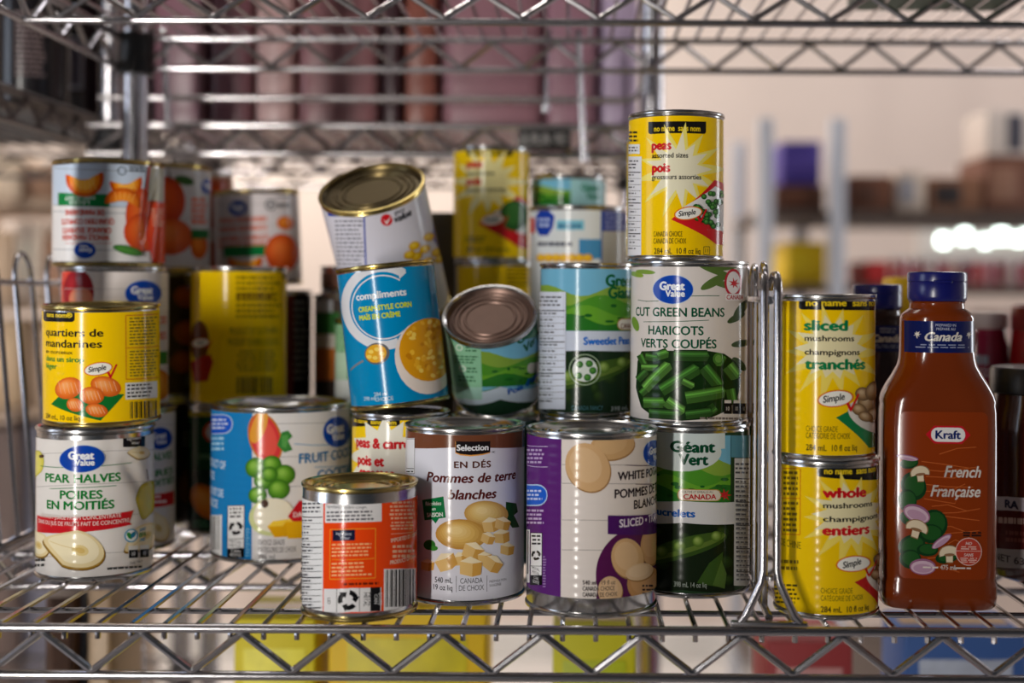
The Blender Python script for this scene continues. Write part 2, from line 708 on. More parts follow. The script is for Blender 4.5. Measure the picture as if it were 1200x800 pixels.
# ---------------------------------------------------------------- cans
GROUP = 'food cans on the wire shelf'
CANS = {}


def solve(x0, x1, yt, yb, Y=None, zb=0.0):
    """real place and size of an upright can from its outline; zb = height of its foot above the shelf"""
    xc = (x0 + x1) / 2
    w = x1 - x0
    e = -0.0055 * (xc - 600)
    if Y is None:
        Yf = HC * F / (yb + e - PY)
        Y = Yf / (1 - w / 2 / F)
    R = w / 2 / F * Y
    Yf = Y - R
    zt = HC - (yt + e - PY) / F * Yf
    return dict(X=(xc - PX) / F * Y, Y=Y, R=R, H=zt - zb, z=zb, top=zt)


def can(key, label, g, art=None, base=(220, 218, 214), metal=None, lid=None, ribs=0.55, tilt=None, rotz=0.0, foot=0.0036, head=0.0044, group=GROUP, rim=None, dent=None):
    metal = metal or TIN
    lid = lid or metal
    R, H = g['R'] - 0.0010, g['H']
    X, Y, Z = g['X'], g['Y'], S + g['z']
    t = thing('food_can', label, 'can', group=group)
    rot = Matrix.Rotation(math.atan2(-X, Y) + rotz, 4, 'Z')
    t.matrix_world = Matrix.Translation((X, Y, Z)) @ (tilt if tilt is not None else Matrix.Identity(4)) @ rot
    b = MB()
    e = 0.0009
    seam = [(R - 0.0022, 0.0010), (R - 0.0008, 0.0), (R + e * 0.7, 0.0002), (R + e, 0.0008), (R + e, 0.0019), (R + e * 0.4, 0.0025), (R - 0.0005, 0.0029), (R - 0.0003, 0.0034), (R, 0.0040)]
    prof = [(0.0, 0.0042), (R * 0.5, 0.0042), (R * 0.72, 0.0042), (R - 0.0060, 0.0042), (R - 0.0034, 0.0046)] + seam
    if dent:
        prof += [(R - 0.0005, 0.0045 + (H - 0.009) * q / 50) for q in range(51)]
    prof += [(r, H - z) for r, z in seam[::-1]][:-1] + [(R - 0.0022, H - 0.0012), (R - 0.0026, H - 0.0044)]
    b.lathe(prof[:-1], n=160 if dent else 80)
    # the lathe closes with the lid
    b.f.pop()
    b.mi.pop()
    if dent:
        for i, q in enumerate(b.v):
            r = math.hypot(q[0], q[1])
            if r > R * 0.8:
                k = (r - dent(math.atan2(q[0], -q[1]), q[2] / H)) / r
                b.v[i] = (q[0] * k, q[1] * k, q[2])
    if rim:
        for i, f in enumerate(b.f):
            zc = sum(b.v[j][2] for j in f) / len(f)
            if zc > H - 0.0032 or zc < 0.0030:
                b.mi[i] = 1
    b.build('body', [metal, rim] if rim else metal, t)
    l = MB()
    zt = H - 0.0042
    lp = [(R - 0.0021, H - 0.0010), (R - 0.0030, zt + 0.0006), (R - 0.0042, zt - 0.0004), (R - 0.0060, zt), (R * 0.83, zt), (R * 0.81, zt + 0.0012), (R * 0.785, zt + 0.0012),
          (R * 0.765, zt), (R * 0.72, zt), (R * 0.70, zt + 0.0012), (R * 0.675, zt + 0.0012), (R * 0.655, zt - 0.0002), (R * 0.58, zt - 0.0002), (R * 0.56, zt + 0.0008), (R * 0.53, zt + 0.0008), (R * 0.51, zt - 0.0001), (R * 0.3, zt - 0.0002), (0.0, zt - 0.0002)]
    l.lathe(lp, n=72)
    l.f = l.f[:(len(lp) - 1) * 72]
    l.mi = l.mi[:len(l.f)]
    l.build('lid', lid, t)
    a = art if art is not None else Art(0, 1, 0, 1, R, H)
    a.R, a.H = R, H
    a.build(t, base, vr=(foot, H - head), ribs=ribs, dent=dent)
    CANS[key] = (t, g)
    return t


def art_for(g, x0, x1, yt, yb, **k):
    return Art((x0 + x1) / 2, (x1 - x0) / 2, yt, yb, g['R'] - 0.001, g['H'], **k)

# ---------------------------------------------------------------- the room


def struct(name, mb, m):
    o = mb.build(name, m, smooth=False)
    o['kind'] = 'structure'
    return o


struct('floor', MB().box(-2.7, -2.6, -0.05, 2.7, 4.3, 0.0), mat('pale_floor', (205, 200, 196), rough=0.45, noise=0.05, nscale=6))
struct('wall_back', MB().box(-2.7, 4.2, 0, 2.7, 4.3, 2.9), mat('cream_wall', (222, 208, 199), rough=0.8, noise=0.02, nscale=4))
struct('wall_left', MB().box(-2.7, -2.6, 0, -2.6, 4.2, 2.9), mat('beige_wall', (206, 190, 176), rough=0.8, noise=0.02, nscale=4))
struct('wall_right', MB().box(2.6, -2.6, 0, 2.7, 4.2, 2.9), MATS['cream_wall'])
struct('ceiling', MB().box(-2.7, -2.6, 2.9, 2.7, 4.3, 2.95), mat('grey_ceiling', (120, 116, 112), rough=0.85))
struct('baseboard_back', MB().box(-2.6, 4.18, 0, 2.6, 4.2, 0.1, 0.004), mat('white_trim', (220, 218, 214), rough=0.5))
# glowing patches added on the back wall to make the glints between the jars
wp_ = MB()
for px_, py_, r_ in ((1104, 282, 5.5), (1129, 277, 6), (1153, 283, 4.5), (1172, 276, 7), (1190, 281, 4), (1203, 278, 6)):
    xq, zq, rq = X_at(px_, 4.18), Z_at(py_, 4.18, px_), r_ / F * 4.18
    wp_.box(xq - rq, 4.165, zq - rq, xq + rq, 4.195, zq + rq, 0.004)
wn = wp_.build('wall_glint_1', mat('glint_glow', (236, 255, 246), emit=9.0, rough=0.2))
wn['kind'] = 'structure'
wf = MB()
wf.box(1.13, 4.172, 1.33, 1.55, 4.2, 1.425, 0.002).box(1.12, 4.16, 1.322, 1.56, 4.2, 1.33, 0.002).box(1.12, 4.16, 1.425, 1.56, 4.2, 1.433, 0.002)
wf.build('glint_backing', MATS['white_trim'], wn)  # panel and strips added around the glow patches

# ---------------------------------------------------------------- wire shelving


def truss(p0, p1, z_up, z_low, pitch, phase, r=0.0029, zr=0.0024):
    """two rails and the zigzag wire between them, along x or y"""
    ax = 0 if abs(p1[0] - p0[0]) > abs(p1[1] - p0[1]) else 1
    m = MB()
    m.tube([(p0[0], p0[1], z_up), (p1[0], p1[1], z_up)], r, 10)
    m.tube([(p0[0], p0[1], z_low), (p1[0], p1[1], z_low)], r, 10)
    lo, hi = p0[ax], p1[ax]
    k = math.ceil((lo - phase) / (pitch / 2))
    pts = []

    def at(t, z):
        q = [p0[0], p0[1], z]
        q[ax] = t
        return tuple(q)
    zt, zb = z_up - 0.0035, z_low + 0.0035
    while phase + k * pitch / 2 <= hi:
        t = phase + k * pitch / 2
        low = (k % 2 == 0)
        z, d = (zb, 1) if low else (zt, -1)
        h = pitch * 0.045
        pts += [at(t - h, z + d * 0.0013), at(t - h * 0.4, z), at(t + h * 0.4, z), at(t + h, z + d * 0.0013)]
        k += 1
    if len(pts) > 2:
        m.tube(pts, zr, 8)
    return m


def wire_shelf(root, x0, x1, y0, y1, ztop, pitch_w, phase_w, mids, h=0.029, mname=CHROME, zz=0.0616, phase_z=-0.294, rods=(), phase_y=0.0, tip=True, k=1.0):
    d = MB()
    x = x0 + ((phase_w - x0) % pitch_w)
    while x < x1 - 0.004:
        if tip:
            d.tube([(x, y0 + 0.0005, ztop - 0.0105), (x, y0 + 0.0005, ztop - 0.004), (x, y0 + 0.0025, ztop - 0.0018), (x, y1, ztop - 0.0018)], 0.0018, 6)
        else:
            d.tube([(x, y0, ztop - 0.0018), (x, y1, ztop - 0.0018)], 0.0018, 6)
        x += pitch_w
    for (yy, zo, r) in rods:
        d.tube([(x0, yy, ztop + zo), (x1, yy, ztop + zo)], r, 8)
    sh = d.build('shelf_deck', mname, root)
    zu, zl = ztop - 0.0032, ztop - 0.0032 - h
    truss((x0, y0 - 0.0022), (x1, y0 - 0.0022), zu, zl, zz, phase_z, 0.0029 * k, 0.0024 * k).build('front_truss', mname, sh)
    for ym in mids:
        truss((x0, ym), (x1, ym), zu - 0.0035, zl, zz, phase_z - 0.055).build('middle_truss', mname, sh)
    truss((x0, y1), (x1, y1), zu, zl, zz, phase_z).build('rear_truss', mname, sh)
    for xs in (x0, x1):
        truss((xs, y0), (xs, y1), zu, zl, zz, y0 + phase_y).build('side_truss', mname, sh)
    return sh


def post(root, x, y, h, m, collars):
    p = MB()
    prof = [(0.0, 0.0), (0.0127, 0.0)]
    z = 0.02
    while z < h:
        prof += [(0.0127, z - 0.0006), (0.0121, z), (0.0127, z + 0.0006)]
        z += 0.0254
    prof += [(0.0127, h), (0.009, h + 0.003), (0.0, h + 0.003)]
    p.lathe(prof, n=20, c=(x, y, 0))
    o = p.build('post', m, root)
    for zc in collars:
        MB().lathe([(0.0130, -0.020), (0.0175, -0.020), (0.0152, 0.020), (0.0130, 0.020)], n=20, c=(x, y, zc)).build('collar', mat('black_plastic', (18, 18, 20), rough=0.4), o)
    return o


unit = thing('wire_shelving_unit', 'chrome wire shelving unit in front whose shelf carries the food cans', 'shelf', (0, 0, 0))
X0, X1, Y0, Y1 = -0.452, 0.49, 0.790, 1.245
wire_shelf(unit, X0, X1, Y0, Y1, S, 0.0205, -0.2915, (1.021,), rods=((0.838, -0.0052, 0.0020),))
wire_shelf(unit, X0 + 0.012, X1, Y0, Y1, S + 0.4515, 0.0205, -0.2915, (1.021,))
wire_shelf(unit, X0, X1, Y0, Y1, S - 0.44, 0.0205, -0.2915, (1.021,))
for (x, y) in ((X0 + 0.028, Y1 - 0.004), (X1 - 0.014, Y1 - 0.004), (X0 + 0.02, Y0 - 0.10), (X1 - 0.014, Y0 + 0.014)):
    if y < Y0 - 0.05:
        y = Y0 + 0.014
    post(unit, x, y, 1.78, CHROME, (S - 0.02, S + 0.432, S - 0.46))

back = thing('wire_shelving_unit', 'second wire shelving unit right behind, holding pink packages', 'shelf', (0, 0, 0))
BX0, BX1, BY0, BY1 = -0.497, 0.090, 1.315, 1.72
for zt in (S + 0.376, S - 0.60, S + 0.95):
    sd = wire_shelf(back, BX0, BX1, BY0, BY1, zt, 0.0254, -0.2915, (1.52,), mname=DULL_CHROME, phase_z=-0.245, tip=False, k=1.4)
    if abs(zt - S - 0.376) < 0.01:
        # retaining ledge in front of the packages
        MB().tube([(BX0 + 0.01, BY0, zt + 0.025), (0.055, BY0, zt + 0.025), (0.066, BY0, zt + 0.029), (0.072, BY0 + 0.002, zt + 0.040), (0.074, BY0 + 0.004, zt + 0.075)], 0.0032, 10).build('ledge', DULL_CHROME, sd)
        pl = MB().box(X_at(607, 1.306), 1.303, Z_at(175, 1.306), X_at(668, 1.306), 1.307, Z_at(153, 1.306), 0.001).build('label_holder', MATS['black_plastic'], sd)
        a = Art(637.5, 30, 153, 175, 0.1, (175 - 153) / F * 1.306)
        a.sag = 0
        a.U = lambda x: (x - 637.5) / F * 1.3035
        a.text('ULINE', 638, 168.5, 11, (196, 192, 190), al='C', bold=0.03, sx=1.15)
        zb_ = Z_at(175, 1.3035)
        a.build(sd, None, mapper=lambda u, v, l: ((X_at(637.5, 1.3035) + u, 1.3028 - l, zb_ + v), (0, -1, 0)), name='lettering', vr=(0, 1), ribs=0)
for (x, y) in ((-0.480, BY0 + 0.016), (0.083, BY0 + 0.03), (-0.480, BY1 - 0.014), (0.075, BY1 - 0.014)):
    post(back, x, y, 2.05, CHROME, (S + 0.358, S - 0.62, S + 0.93))

side = thing('wire_shelving_unit', 'neighbouring wire shelving unit at far left with black bottles', 'shelf', (0, 0, 0))
for zt in (S + 0.390, S - 0.3):
    wire_shelf(side, -1.06, -0.512, 0.80, 1.76, zt, 0.0254, -0.48, (1.04,), mname=SHADED_CHROME, phase_z=-0.49, tip=False)
for (x, y) in ((-0.530, 1.745), (-1.045, 1.745), (-1.045, 0.815), (-0.530, 0.815)):
    post(side, x, y, 1.75, DULL_CHROME, (S + 0.372, S - 0.32))


def divider(label, x, y0, y1, lean, h, pitch, first, foot, yaw=0.0):
    t = thing('shelf_divider', label, 'divider', (x, y0, S), yaw)
    m = MB()

    def q(y, z, dx=0.0):
        return (dx + lean * z, y, z)
    n = 0
    y = first
    zr = h - 0.016
    while y + pitch * 0.5 < y1 - y0:
        pts = [q(y, 0.004), q(y, h - 0.012)]
        rr = pitch * 0.25
        for k in range(1, 8):
            a = PI * k / 8
            pts.append(q(y + rr - rr * math.cos(a), h - 0.012 + rr * math.sin(a) * 1.25))
        pts += [q(y + 2 * rr, h - 0.012), q(y + 2 * rr, 0.004)]
        MB().tube(pts, 0.0021, 8).build('upright', CHROME, t)
        y += pitch
    r = MB()
    r.tube([q(0.0, zr, 0.0), q(y1 - y0, zr, 0.0)], 0.0026, 8)
    r.build('top_rail', CHROME, t)
    MB().tube([q(0.0, 0.004, 0.0), q(y1 - y0, 0.004, 0.0)], 0.0026, 8).build('bottom_rail', CHROME, t)
    if foot:
        f = MB()
        for s in (-1, 1):
            f.tube([(s * 0.0185, -0.006, 0.0032), (s * 0.015, -0.006, 0.007), (s * 0.0055, -0.005, 0.027), (s * 0.0042, -0.004, 0.034), (s * 0.0042 + lean * h * 0.5, -0.003, h * 0.5),
                    (s * 0.0042 + lean * h, -0.003, h - 0.012), (s * 0.0042 + lean * h, 0.000, h - 0.004), (s * 0.0040 + lean * h, 0.006, h - 0.0005), (s * 0.0036 + lean * h, 0.016, h - 0.0005), (s * 0.003 + lean * h, 0.03, h - 0.008)], 0.0027, 10)
        f.lathe([(0.0, -0.0022), (0.0028, -0.0012), (0.0028, 0.0012), (0.0, 0.0022)], n=12, c=(0, -0.006, 0.030))
        f.build('front_upright', CHROME, t)
        MB().box(-0.024, -0.0085, 0.0004, 0.023, -0.0035, 0.0036, 0.001).build('foot_bar', DULL_CHROME, t)
    return t


divider('chrome wire divider on the right, between the green bean cans and the mushroom cans', 0.1232, 0.792, 1.20, 0.0, 0.2165, 0.062, 0.028, True, -0.045)
divider('chrome wire divider at the left edge beside the orange segment cans', -0.4455, 0.832, 1.215, -0.085, 0.226, 0.0655, 0.0375, False)

# ---------------------------------------------------------------- the cans and their labels


def knocked(an, zz):
    """the knock in the upper right side of the front pear can"""
    d = 0.0026 * math.exp(-((an - 0.62 + 1.6 * (zz - 0.72)) / 0.20) ** 2) * math.exp(-((zz - 0.70) / 0.13) ** 2)
    return d + 0.0011 * math.exp(-((an - 0.25) / 0.12) ** 2) * math.exp(-((zz - 0.80) / 0.12) ** 2)


def crushed(an, zz):
    """long crease down the right of the upside-down orange can, and its pinched top edge"""
    d = 0.0040 * math.exp(-((an - 0.80 - 0.35 * (zz - 0.5)) / 0.15) ** 2) * math.exp(-((zz - 0.60) / 0.40) ** 2)
    return d + 0.0030 * math.exp(-((an + 1.0) / 0.3) ** 2) * max(0.0, zz - 0.75) / 0.25


YEL = (246, 202, 4)
WHT = (226, 222, 218)
BLK = (26, 24, 24)
RED = (204, 28, 34)
GRN = (18, 118, 62)

OR_ = [(196, 70, 16), (232, 108, 26), (244, 150, 62)]


def segment(a, cx, cy, w, h, rot=0.0, up=True, cols=((206, 82, 10), (240, 138, 24), (250, 176, 60))):
    """a peeled mandarin segment: a plump crescent"""
    c, s = math.cos(math.radians(rot)), math.sin(math.radians(rot))
    for i, col in enumerate(cols):
        k = 1 - 0.22 * i
        pts = []
        for j in range(15):
            t = PI * j / 14
            pts.append((-w / 2 * k * math.cos(t), (1 if up else -1) * h * k * (math.sin(t) ** 0.8 - 0.32)))
        for j in range(9):
            t = 1 - 2 * j / 8
            pts.append((w / 2 * 0.82 * k * t, (1 if up else -1) * h * k * (-0.32 + 0.26 * (1 - t * t))))
        a.poly([(cx + c * x - s * y, cy + s * x + c * y) for x, y in pts], col)
    for j in range(-2, 3):
        x = j * w * 0.14
        p = [(x * 0.7, -h * 0.05 * (1 if up else -1)), (x, h * 0.42 * (1 if up else -1))]
        a.line([(cx + c * u - s * v, cy + s * u + c * v) for u, v in p], 0.6, (252, 190, 96))


# --- pear halves (front left, foot of the stack)
def pear(a, cx, cy, s, rot, skin=((112, 80, 22), (158, 122, 46)), flesh=((224, 206, 158), (234, 222, 186)), core=True):
    c, sn = math.cos(math.radians(rot)), math.sin(math.radians(rot))

    def shape(k, dy=0.0):
        pts = []
        for i in range(30):
            t = 2 * PI * i / 30
            x = math.cos(t)
            r = 0.62 if x > -0.1 else 0.62 - 0.36 * (-(x + 0.1)) ** 0.8
            pts.append((cx + k * s * (c * x - sn * r * math.sin(t)), cy + dy + k * s * (sn * x + c * r * math.sin(t))))
        return pts
    dys = (s * 0.07, s * 0.04, 0, -s * 0.03) if core else (0, 0, 0, 0)
    for i, col in enumerate(skin + flesh):
        a.poly(shape((1.0, 0.98, 0.955, 0.8)[i], dys[i]), col)
    if core:
        a.ell(cx + c * s * 0.22, cy + sn * s * 0.22, s * 0.26, s * 0.17, (220, 198, 136), rot=rot)
        a.ell(cx + c * s * 0.22, cy + sn * s * 0.22, s * 0.15, s * 0.09, (206, 176, 104), rot=rot)
        a.line([(cx - c * s * 0.75, cy - sn * s * 0.75), (cx + c * s * 0.05, cy + sn * s * 0.05)], 0.7, (214, 190, 124))


g = solve(47, 180, 504, 683)
PEAR = g


def pear_label(a):
    a.planks(48, 179, (530, 568, 606, 650))
    pear(a, 44, 545, 20, -70, skin=((150, 150, 30), (196, 186, 60)), flesh=((214, 204, 84), (222, 212, 100)), core=False)
    a.ell(55, 533, 3, 2, (70, 40, 20))
    a.rrect(143, 511, 168, 526, 1.5, (22, 22, 28))
    a.text('Ingredient', 155.5, 517.5, 3.6, (220, 220, 220), al='C', bold=0.01, sx=0.95)
    a.text('Wiser', 157, 523, 3.6, (220, 220, 220), al='C', bold=0.01)
    pear(a, 161, 533, 13, 5)
    a.line([(54, 544), (75, 547), (122, 547), (154, 545)], 0.8, GRN)
    a.gv(99, 538, 24, 15.5)
    a.text('PEAR HALVES', 0, 566, 9.5, (22, 124, 50), fit=(59, 141), bold=0.02)
    a.line([(64, 571), (90, 571.5), (118, 571.5), (136, 571)], 0.8, GRN)
    a.text('POIRES', 0, 585, 9.5, (22, 124, 50), fit=(75, 121), bold=0.02)
    a.text('EN MOITI\u00c9S', 0, 597.5, 9.5, (22, 124, 50), fit=(61, 134), bold=0.02)
    pear(a, 172, 590, 24, -75, skin=((120, 108, 16), (160, 146, 30)), flesh=((190, 172, 50), (206, 190, 76)), core=False)
    a.line([(170, 553), (172, 566)], 1.6, (70, 44, 22))
    pear(a, 50, 632, 20, 60)
    a.poly([(50, 601), (155, 601), (150, 615), (153, 618), (50, 620)], (196, 26, 36))
    a.text('IN FRUIT JUICE FROM CONCENTRATE', 0, 609, 4.6, (240, 226, 220), fit=(55, 141), bold=0.005)
    a.text('DANS DU JUS DE FRUITS FAIT DE CONCENTRE', 0, 616.5, 4.6, (240, 226, 220), fit=(52, 150), bold=0.005)
    pear(a, 165, 635, 25, -35)
    pear(a, 90, 642, 36, 22)
    a.ell(152, 631, 7.6, 8, (52, 150, 196))
    a.ell(152, 631, 6.2, 6.6, (232, 238, 238))
    a.ell(150, 631, 2.4, 4.5, (40, 140, 60), rot=-30)
    a.ell(154, 630, 2.4, 4.0, (40, 120, 160), rot=30)
    a.text('SANS', 165, 626, 3.6, (40, 140, 190), al='C', bold=0.02)
    a.text('BPA', 165, 633, 5.4, (30, 130, 60), al='C', bold=0.02)
    a.text('FREE', 165, 638, 3.6, (40, 140, 190), al='C', bold=0.02)
    for x in (149, 161.5):
        a.rrect(x, 643, x + 11, 658, 1, (228, 228, 226))
        a.rect(x + 0.4, 648, x + 10.6, 657.6, (22, 22, 24))
        a.text('10', x + 5.5, 655, 4.6, (230, 230, 230), al='C', bold=0.01)
    a.text('Daily Value', 158, 664, 3.2, (60, 60, 60), al='C', bold=0)
    a.fine(126, 666, 172, 671, 1, (60, 60, 60))
    a.fine(48, 650, 60, 662, 2, (60, 60, 60))


a = art_for(g, 47, 180, 504, 683)
pear_label(a)
can('pear', 'white pear halves can at the front left, dented, under the yellow mandarin can', g, a, base=(224, 220, 216), metal=TIN, ribs=0.8, head=0.0075, dent=knocked)

# --- mandarin segments, yellow
g2 = solve(55, 187, 363, 501, Y=PEAR['Y'] - 0.001, zb=PEAR['H'])
g2['H'] += 0.001
a = art_for(g2, 55.5, 186.5, 363, 501)
a.rrect(58, 365, 92.5, 380.5, 3.5, BLK)
a.text('sans nom\u00ae', 0, 375.5, 5.2, (236, 206, 40), fit=(62, 90), bold=0.02)
a.text('quartiers de', 0, 397, 8.6, BLK, fit=(61, 123), bold=0.014)
a.text('mandarines', 0, 409.5, 8.6, BLK, fit=(61, 121.5), bold=0.014)
a.text('en morceaux', 0, 416.5, 4.2, BLK, fit=(61, 90), bold=0.01)
a.text('dans un sirop', 0, 425.5, 5.8, (26, 130, 50), fit=(61, 102), bold=0.02)
a.text('l\u00e9ger', 0, 433, 5.8, (26, 130, 50), fit=(61, 73), bold=0.02)
a.poly([(66, 473), (86, 455), (145, 464), (119, 493)], (18, 112, 44))
for (x, y, w, h, r) in ((85, 455, 30, 24, -20), (125, 454, 34, 22, 20), (110, 464, 26, 20, 10), (92, 474, 18, 15, 30), (115, 481, 24, 15, 15)):
    a.blob(x, y, w / 2, h / 2, [(212, 96, 30), (238, 132, 52), (244, 164, 96)], rot=r)
    for j in range(-2, 3):
        a.line([(x + j * w * 0.14 - 1.5, y - h * 0.26), (x + j * w * 0.15 + 1.5, y + h * 0.26)], 0.5, (246, 196, 154))
a.simple(117, 434, 29)
a.text('284 mL, 10 oz liq', 0, 491, 5.4, BLK, fit=(60, 97), bold=0.006)
a.frame(147, 374, 184, 447, 0.9, (206, 100, 20))
a.line([(148, 411), (184, 411)], 0.9, (206, 100, 20))
a.fine(151, 376, 184, 409, 9, (104, 88, 26), fill=0.4, seed=2)
a.fine(151, 414, 184, 445, 9, (104, 88, 26), fill=0.4, seed=3)
a.rect(146, 451, 182, 470, (228, 228, 226))
a.fine(148, 452, 180, 469, 4, (70, 70, 70))
a.barcode(149, 472, 183, 496, bg=None, digits='0 60383 1')
can('mandarin', 'yellow mandarin segments can standing on the front pear halves can', g2, a, base=YEL, metal=TIN, rim=GOLD, tilt=Matrix.Translation((0, 0, 0.0028)) @ Matrix.Rotation(math.radians(2.2), 4, 'X'), lid=GOLD)

# --- second pear halves can behind, peach can on it, dented orange can on top
g5 = solve(78, 205, 482, 651)
PB = g5
a = art_for(g5, 78, 205, 482, 651)
a.planks(80, 204, (500, 540, 590))
a.gv(186, 516, 14, 13)
a.text('PEAR HALVES', 0, 543, 8, (22, 124, 50), fit=(133, 200), bold=0.02)
a.text('POIRES', 0, 562, 8, (22, 124, 50), fit=(148, 201), bold=0.02)
a.text('EN MOITI\u00c9S', 0, 574, 8, (22, 124, 50), fit=(138, 202), bold=0.02)
a.poly([(120, 581), (203, 578), (203, 594), (120, 596)], (196, 26, 36))
a.fine(130, 582, 200, 594, 2, (240, 226, 220))
pear(a, 182, 618, 22, 60)
can('pear_back', 'white pear halves can just behind the front pear can, at the foot of its stack', g5, a, base=(220, 216, 212), ribs=0.8)

g4 = solve(75, 196, 312, 476, Y=PB['Y'], zb=PB['H'])
a = art_for(g4, 75, 196, 312, 476)
a.rect(75, 318, 89, 480, (214, 66, 52))
a.blob(95, 342, 17, 26, [(146, 30, 40), (168, 40, 48)])
a.blob(98, 350, 13, 14, [(206, 120, 92), (214, 150, 120)])
a.planks(80, 195, (338, 380, 430))
a.gv(166, 343, 20, 14.5)
a.text('PEACH SLICES', 0, 378, 8, (200, 70, 40), fit=(120, 193), bold=0.02)
a.text('P\u00caCHES', 0, 396, 8, (200, 70, 40), fit=(150, 193), bold=0.02)
a.rect(110, 409, 195, 424, (46, 128, 56))
a.blob(176, 448, 24, 20, [(196, 110, 30), (226, 150, 60), (236, 176, 90)])
can('peach', 'white peach slices can peeking over the yellow mandarin can, under the dented orange can', g4, a, base=(214, 206, 202), ribs=0.8)

g3 = solve(64, 190, 185, 307, Y=PB['Y'] + 0.004, zb=PB['H'] + g4['H'])
a = art_for(g3, 64, 190, 185, 307, flip=True)
a.rect(64, 188, 187, 240, (190, 204, 222))
a.planks(66, 189, (199, 240, 247, 289), col=(130, 136, 146))
a.rect(72, 226, 128, 240, (18, 122, 60))
a.text('DANS UN SIROP', 0, 233, 4, (230, 236, 230), fit=(80, 112), bold=0, turn=True)
a.text('L\u00c9GER', 0, 239, 4, (230, 236, 230), fit=(84, 106), bold=0, turn=True)
segment(a, 101, 212, 42, 26, rot=-6)
segment(a, 146, 215, 36, 20, rot=-10)
a.blob(165, 250, 20, 32, [(206, 74, 26), (226, 92, 34), (236, 110, 44)])
segment(a, 143, 232, 40, 20, rot=6, up=False, cols=((200, 84, 16), (226, 116, 28), (236, 140, 40)))
a.blob(166, 268, 23, 22, [(206, 70, 26), (228, 94, 34), (236, 112, 44)])
for (s, y, h, f) in (('DE MANDARINE', 250, 6, (80, 122)), ('QUARTIERS COMPLETS', 259, 6, (76, 133)), ('ORANGE SEGMENTS', 270, 6, (77, 130)), ('WHOLE MANDARIN', 278, 6, (77, 128))):
    a.text(s, 0, y, h, (206, 66, 40), fit=f, bold=0.025, turn=True)
a.line([(80, 282), (105, 282), (130, 281)], 0.6, (206, 90, 60))
a.gv(101.5, 289.5, 11.5, 9)
a.ell(148, 289, 17, 5, (52, 110, 44), rot=14)
a.ell(148, 289, 14, 3.2, (74, 134, 56), rot=14)
a.line([(166, 286), (167, 296)], 1.2, (70, 60, 40))
a.poly([(170, 188), (172, 188), (168, 245), (180, 306), (175, 306), (164, 248)], (220, 62, 34))
a.poly([(172, 234), (190, 234), (190, 304), (180, 304), (172, 270)], (222, 74, 38))
a.rect(173, 190, 186, 232, (190, 186, 168))
a.ring(141, 199, 3.8, 5, (50, 60, 70))
a.fine(148, 193, 168, 200, 2, (40, 44, 50))
a.fine(176, 240, 188, 262, 6, (240, 170, 140))
t3 = can('orange_top', 'upside-down mandarin orange can with crumpled side, topmost at the far left', g3, a, base=(222, 220, 220), metal=TIN, rim=GOLD, ribs=0.4, dent=crushed)
# --- orange can in the second row, dark cans under it
Y6 = 1.137
g6 = solve(131, 245, 190, 307, Y=Y6, zb=g3['z'] - 0.002)
g7 = dict(X=g6['X'] - 0.010, Y=Y6, R=0.0405, z=(g3['z'] - 0.002) / 2, H=(g3['z'] - 0.002) / 2)
g8 = dict(X=g6['X'] - 0.008, Y=Y6, R=0.0405, z=0, H=(g3['z'] - 0.002) / 2)
a = art_for(g6, 131, 245, 190, 307)
a.planks(126, 244, (205, 250))
a.blob(193, 232, 22, 27, [(186, 56, 20), (212, 78, 26), (222, 96, 40)])
a.ell(214, 209, 11, 5, (40, 92, 34), rot=12)
a.line([(196, 198), (199, 210)], 1.4, (50, 50, 30))
a.blob(198, 270, 26, 20, [(196, 74, 20), (222, 104, 36), (230, 128, 60)])
a.blob(231, 280, 10, 14, [(204, 90, 20), (232, 130, 50)])
a.fine(222, 226, 240, 256, 5, (220, 96, 60), fill=0.7)
a.rect(222, 262, 242, 272, (20, 110, 54))
a.gv(240, 215, 7, 8)
can('orange_mid', 'upright mandarin orange can with a whole orange on it, just right of the upside-down can', g6, a, base=(206, 206, 210), metal=GOLD, ribs=0.4)
a = Art(140, 59, 312, 478, 0.0395, g7['H'])
a.rrect(182, 316, 197, 330, 1, (12, 12, 14))
a.fine(184, 319, 195, 328, 2, (180, 160, 90))
for (x, y, r, c) in ((186, 345, 16, (122, 58, 26)), (188, 392, 18, (112, 56, 30)), (182, 430, 16, (104, 52, 28))):
    a.blob(x, y, r, r * 0.9, [c, tuple(int(v * 1.25) for v in c)])
a.rect(186, 446, 197, 462, (64, 66, 74))
can('peach_dark', 'dark brown label can with printed peaches under the upright mandarin orange can', g7, a, base=(46, 30, 26), ribs=0.5)
a = Art(140, 59, 480, 640, 0.0395, g8['H'])
a.blob(188, 590, 14, 22, [(82, 42, 20), (104, 58, 26)])
a.fine(180, 520, 197, 540, 3, (120, 100, 80))
can('dark_low', 'dark label can on the shelf in the gap right of the pear cans', g8, a, base=(38, 28, 26), ribs=0.5)

g8b = dict(X=X_at(272, 1.228) - 0.033, Y=1.228, R=0.033, z=0.208, H=Z_at(201, 1.2, 270) - S - 0.208)
a = Art(240, 33, 201, 300, 0.032, g8b['H'])
a.rect(245, 208, 268, 300, (176, 74, 44))
a.blob(258, 225, 8, 12, [(196, 60, 20), (216, 90, 40)])
a.rect(252, 250, 270, 262, (190, 180, 170))
can('orange_rear', 'orange label can mostly hidden behind the two upright mandarin orange cans', g8b, a, base=(168, 120, 96), ribs=0.4)
for i, z in enumerate((0.0, 0.104)):
    can('hid%d' % i, ('plain dark can at the very back, foot of the stack behind the left oranges', 'plain dark can at the very back, second of the stack behind the left oranges')[i], dict(X=g8b['X'], Y=g8b['Y'], R=0.033, z=z, H=0.104), None, base=(52, 40, 36))

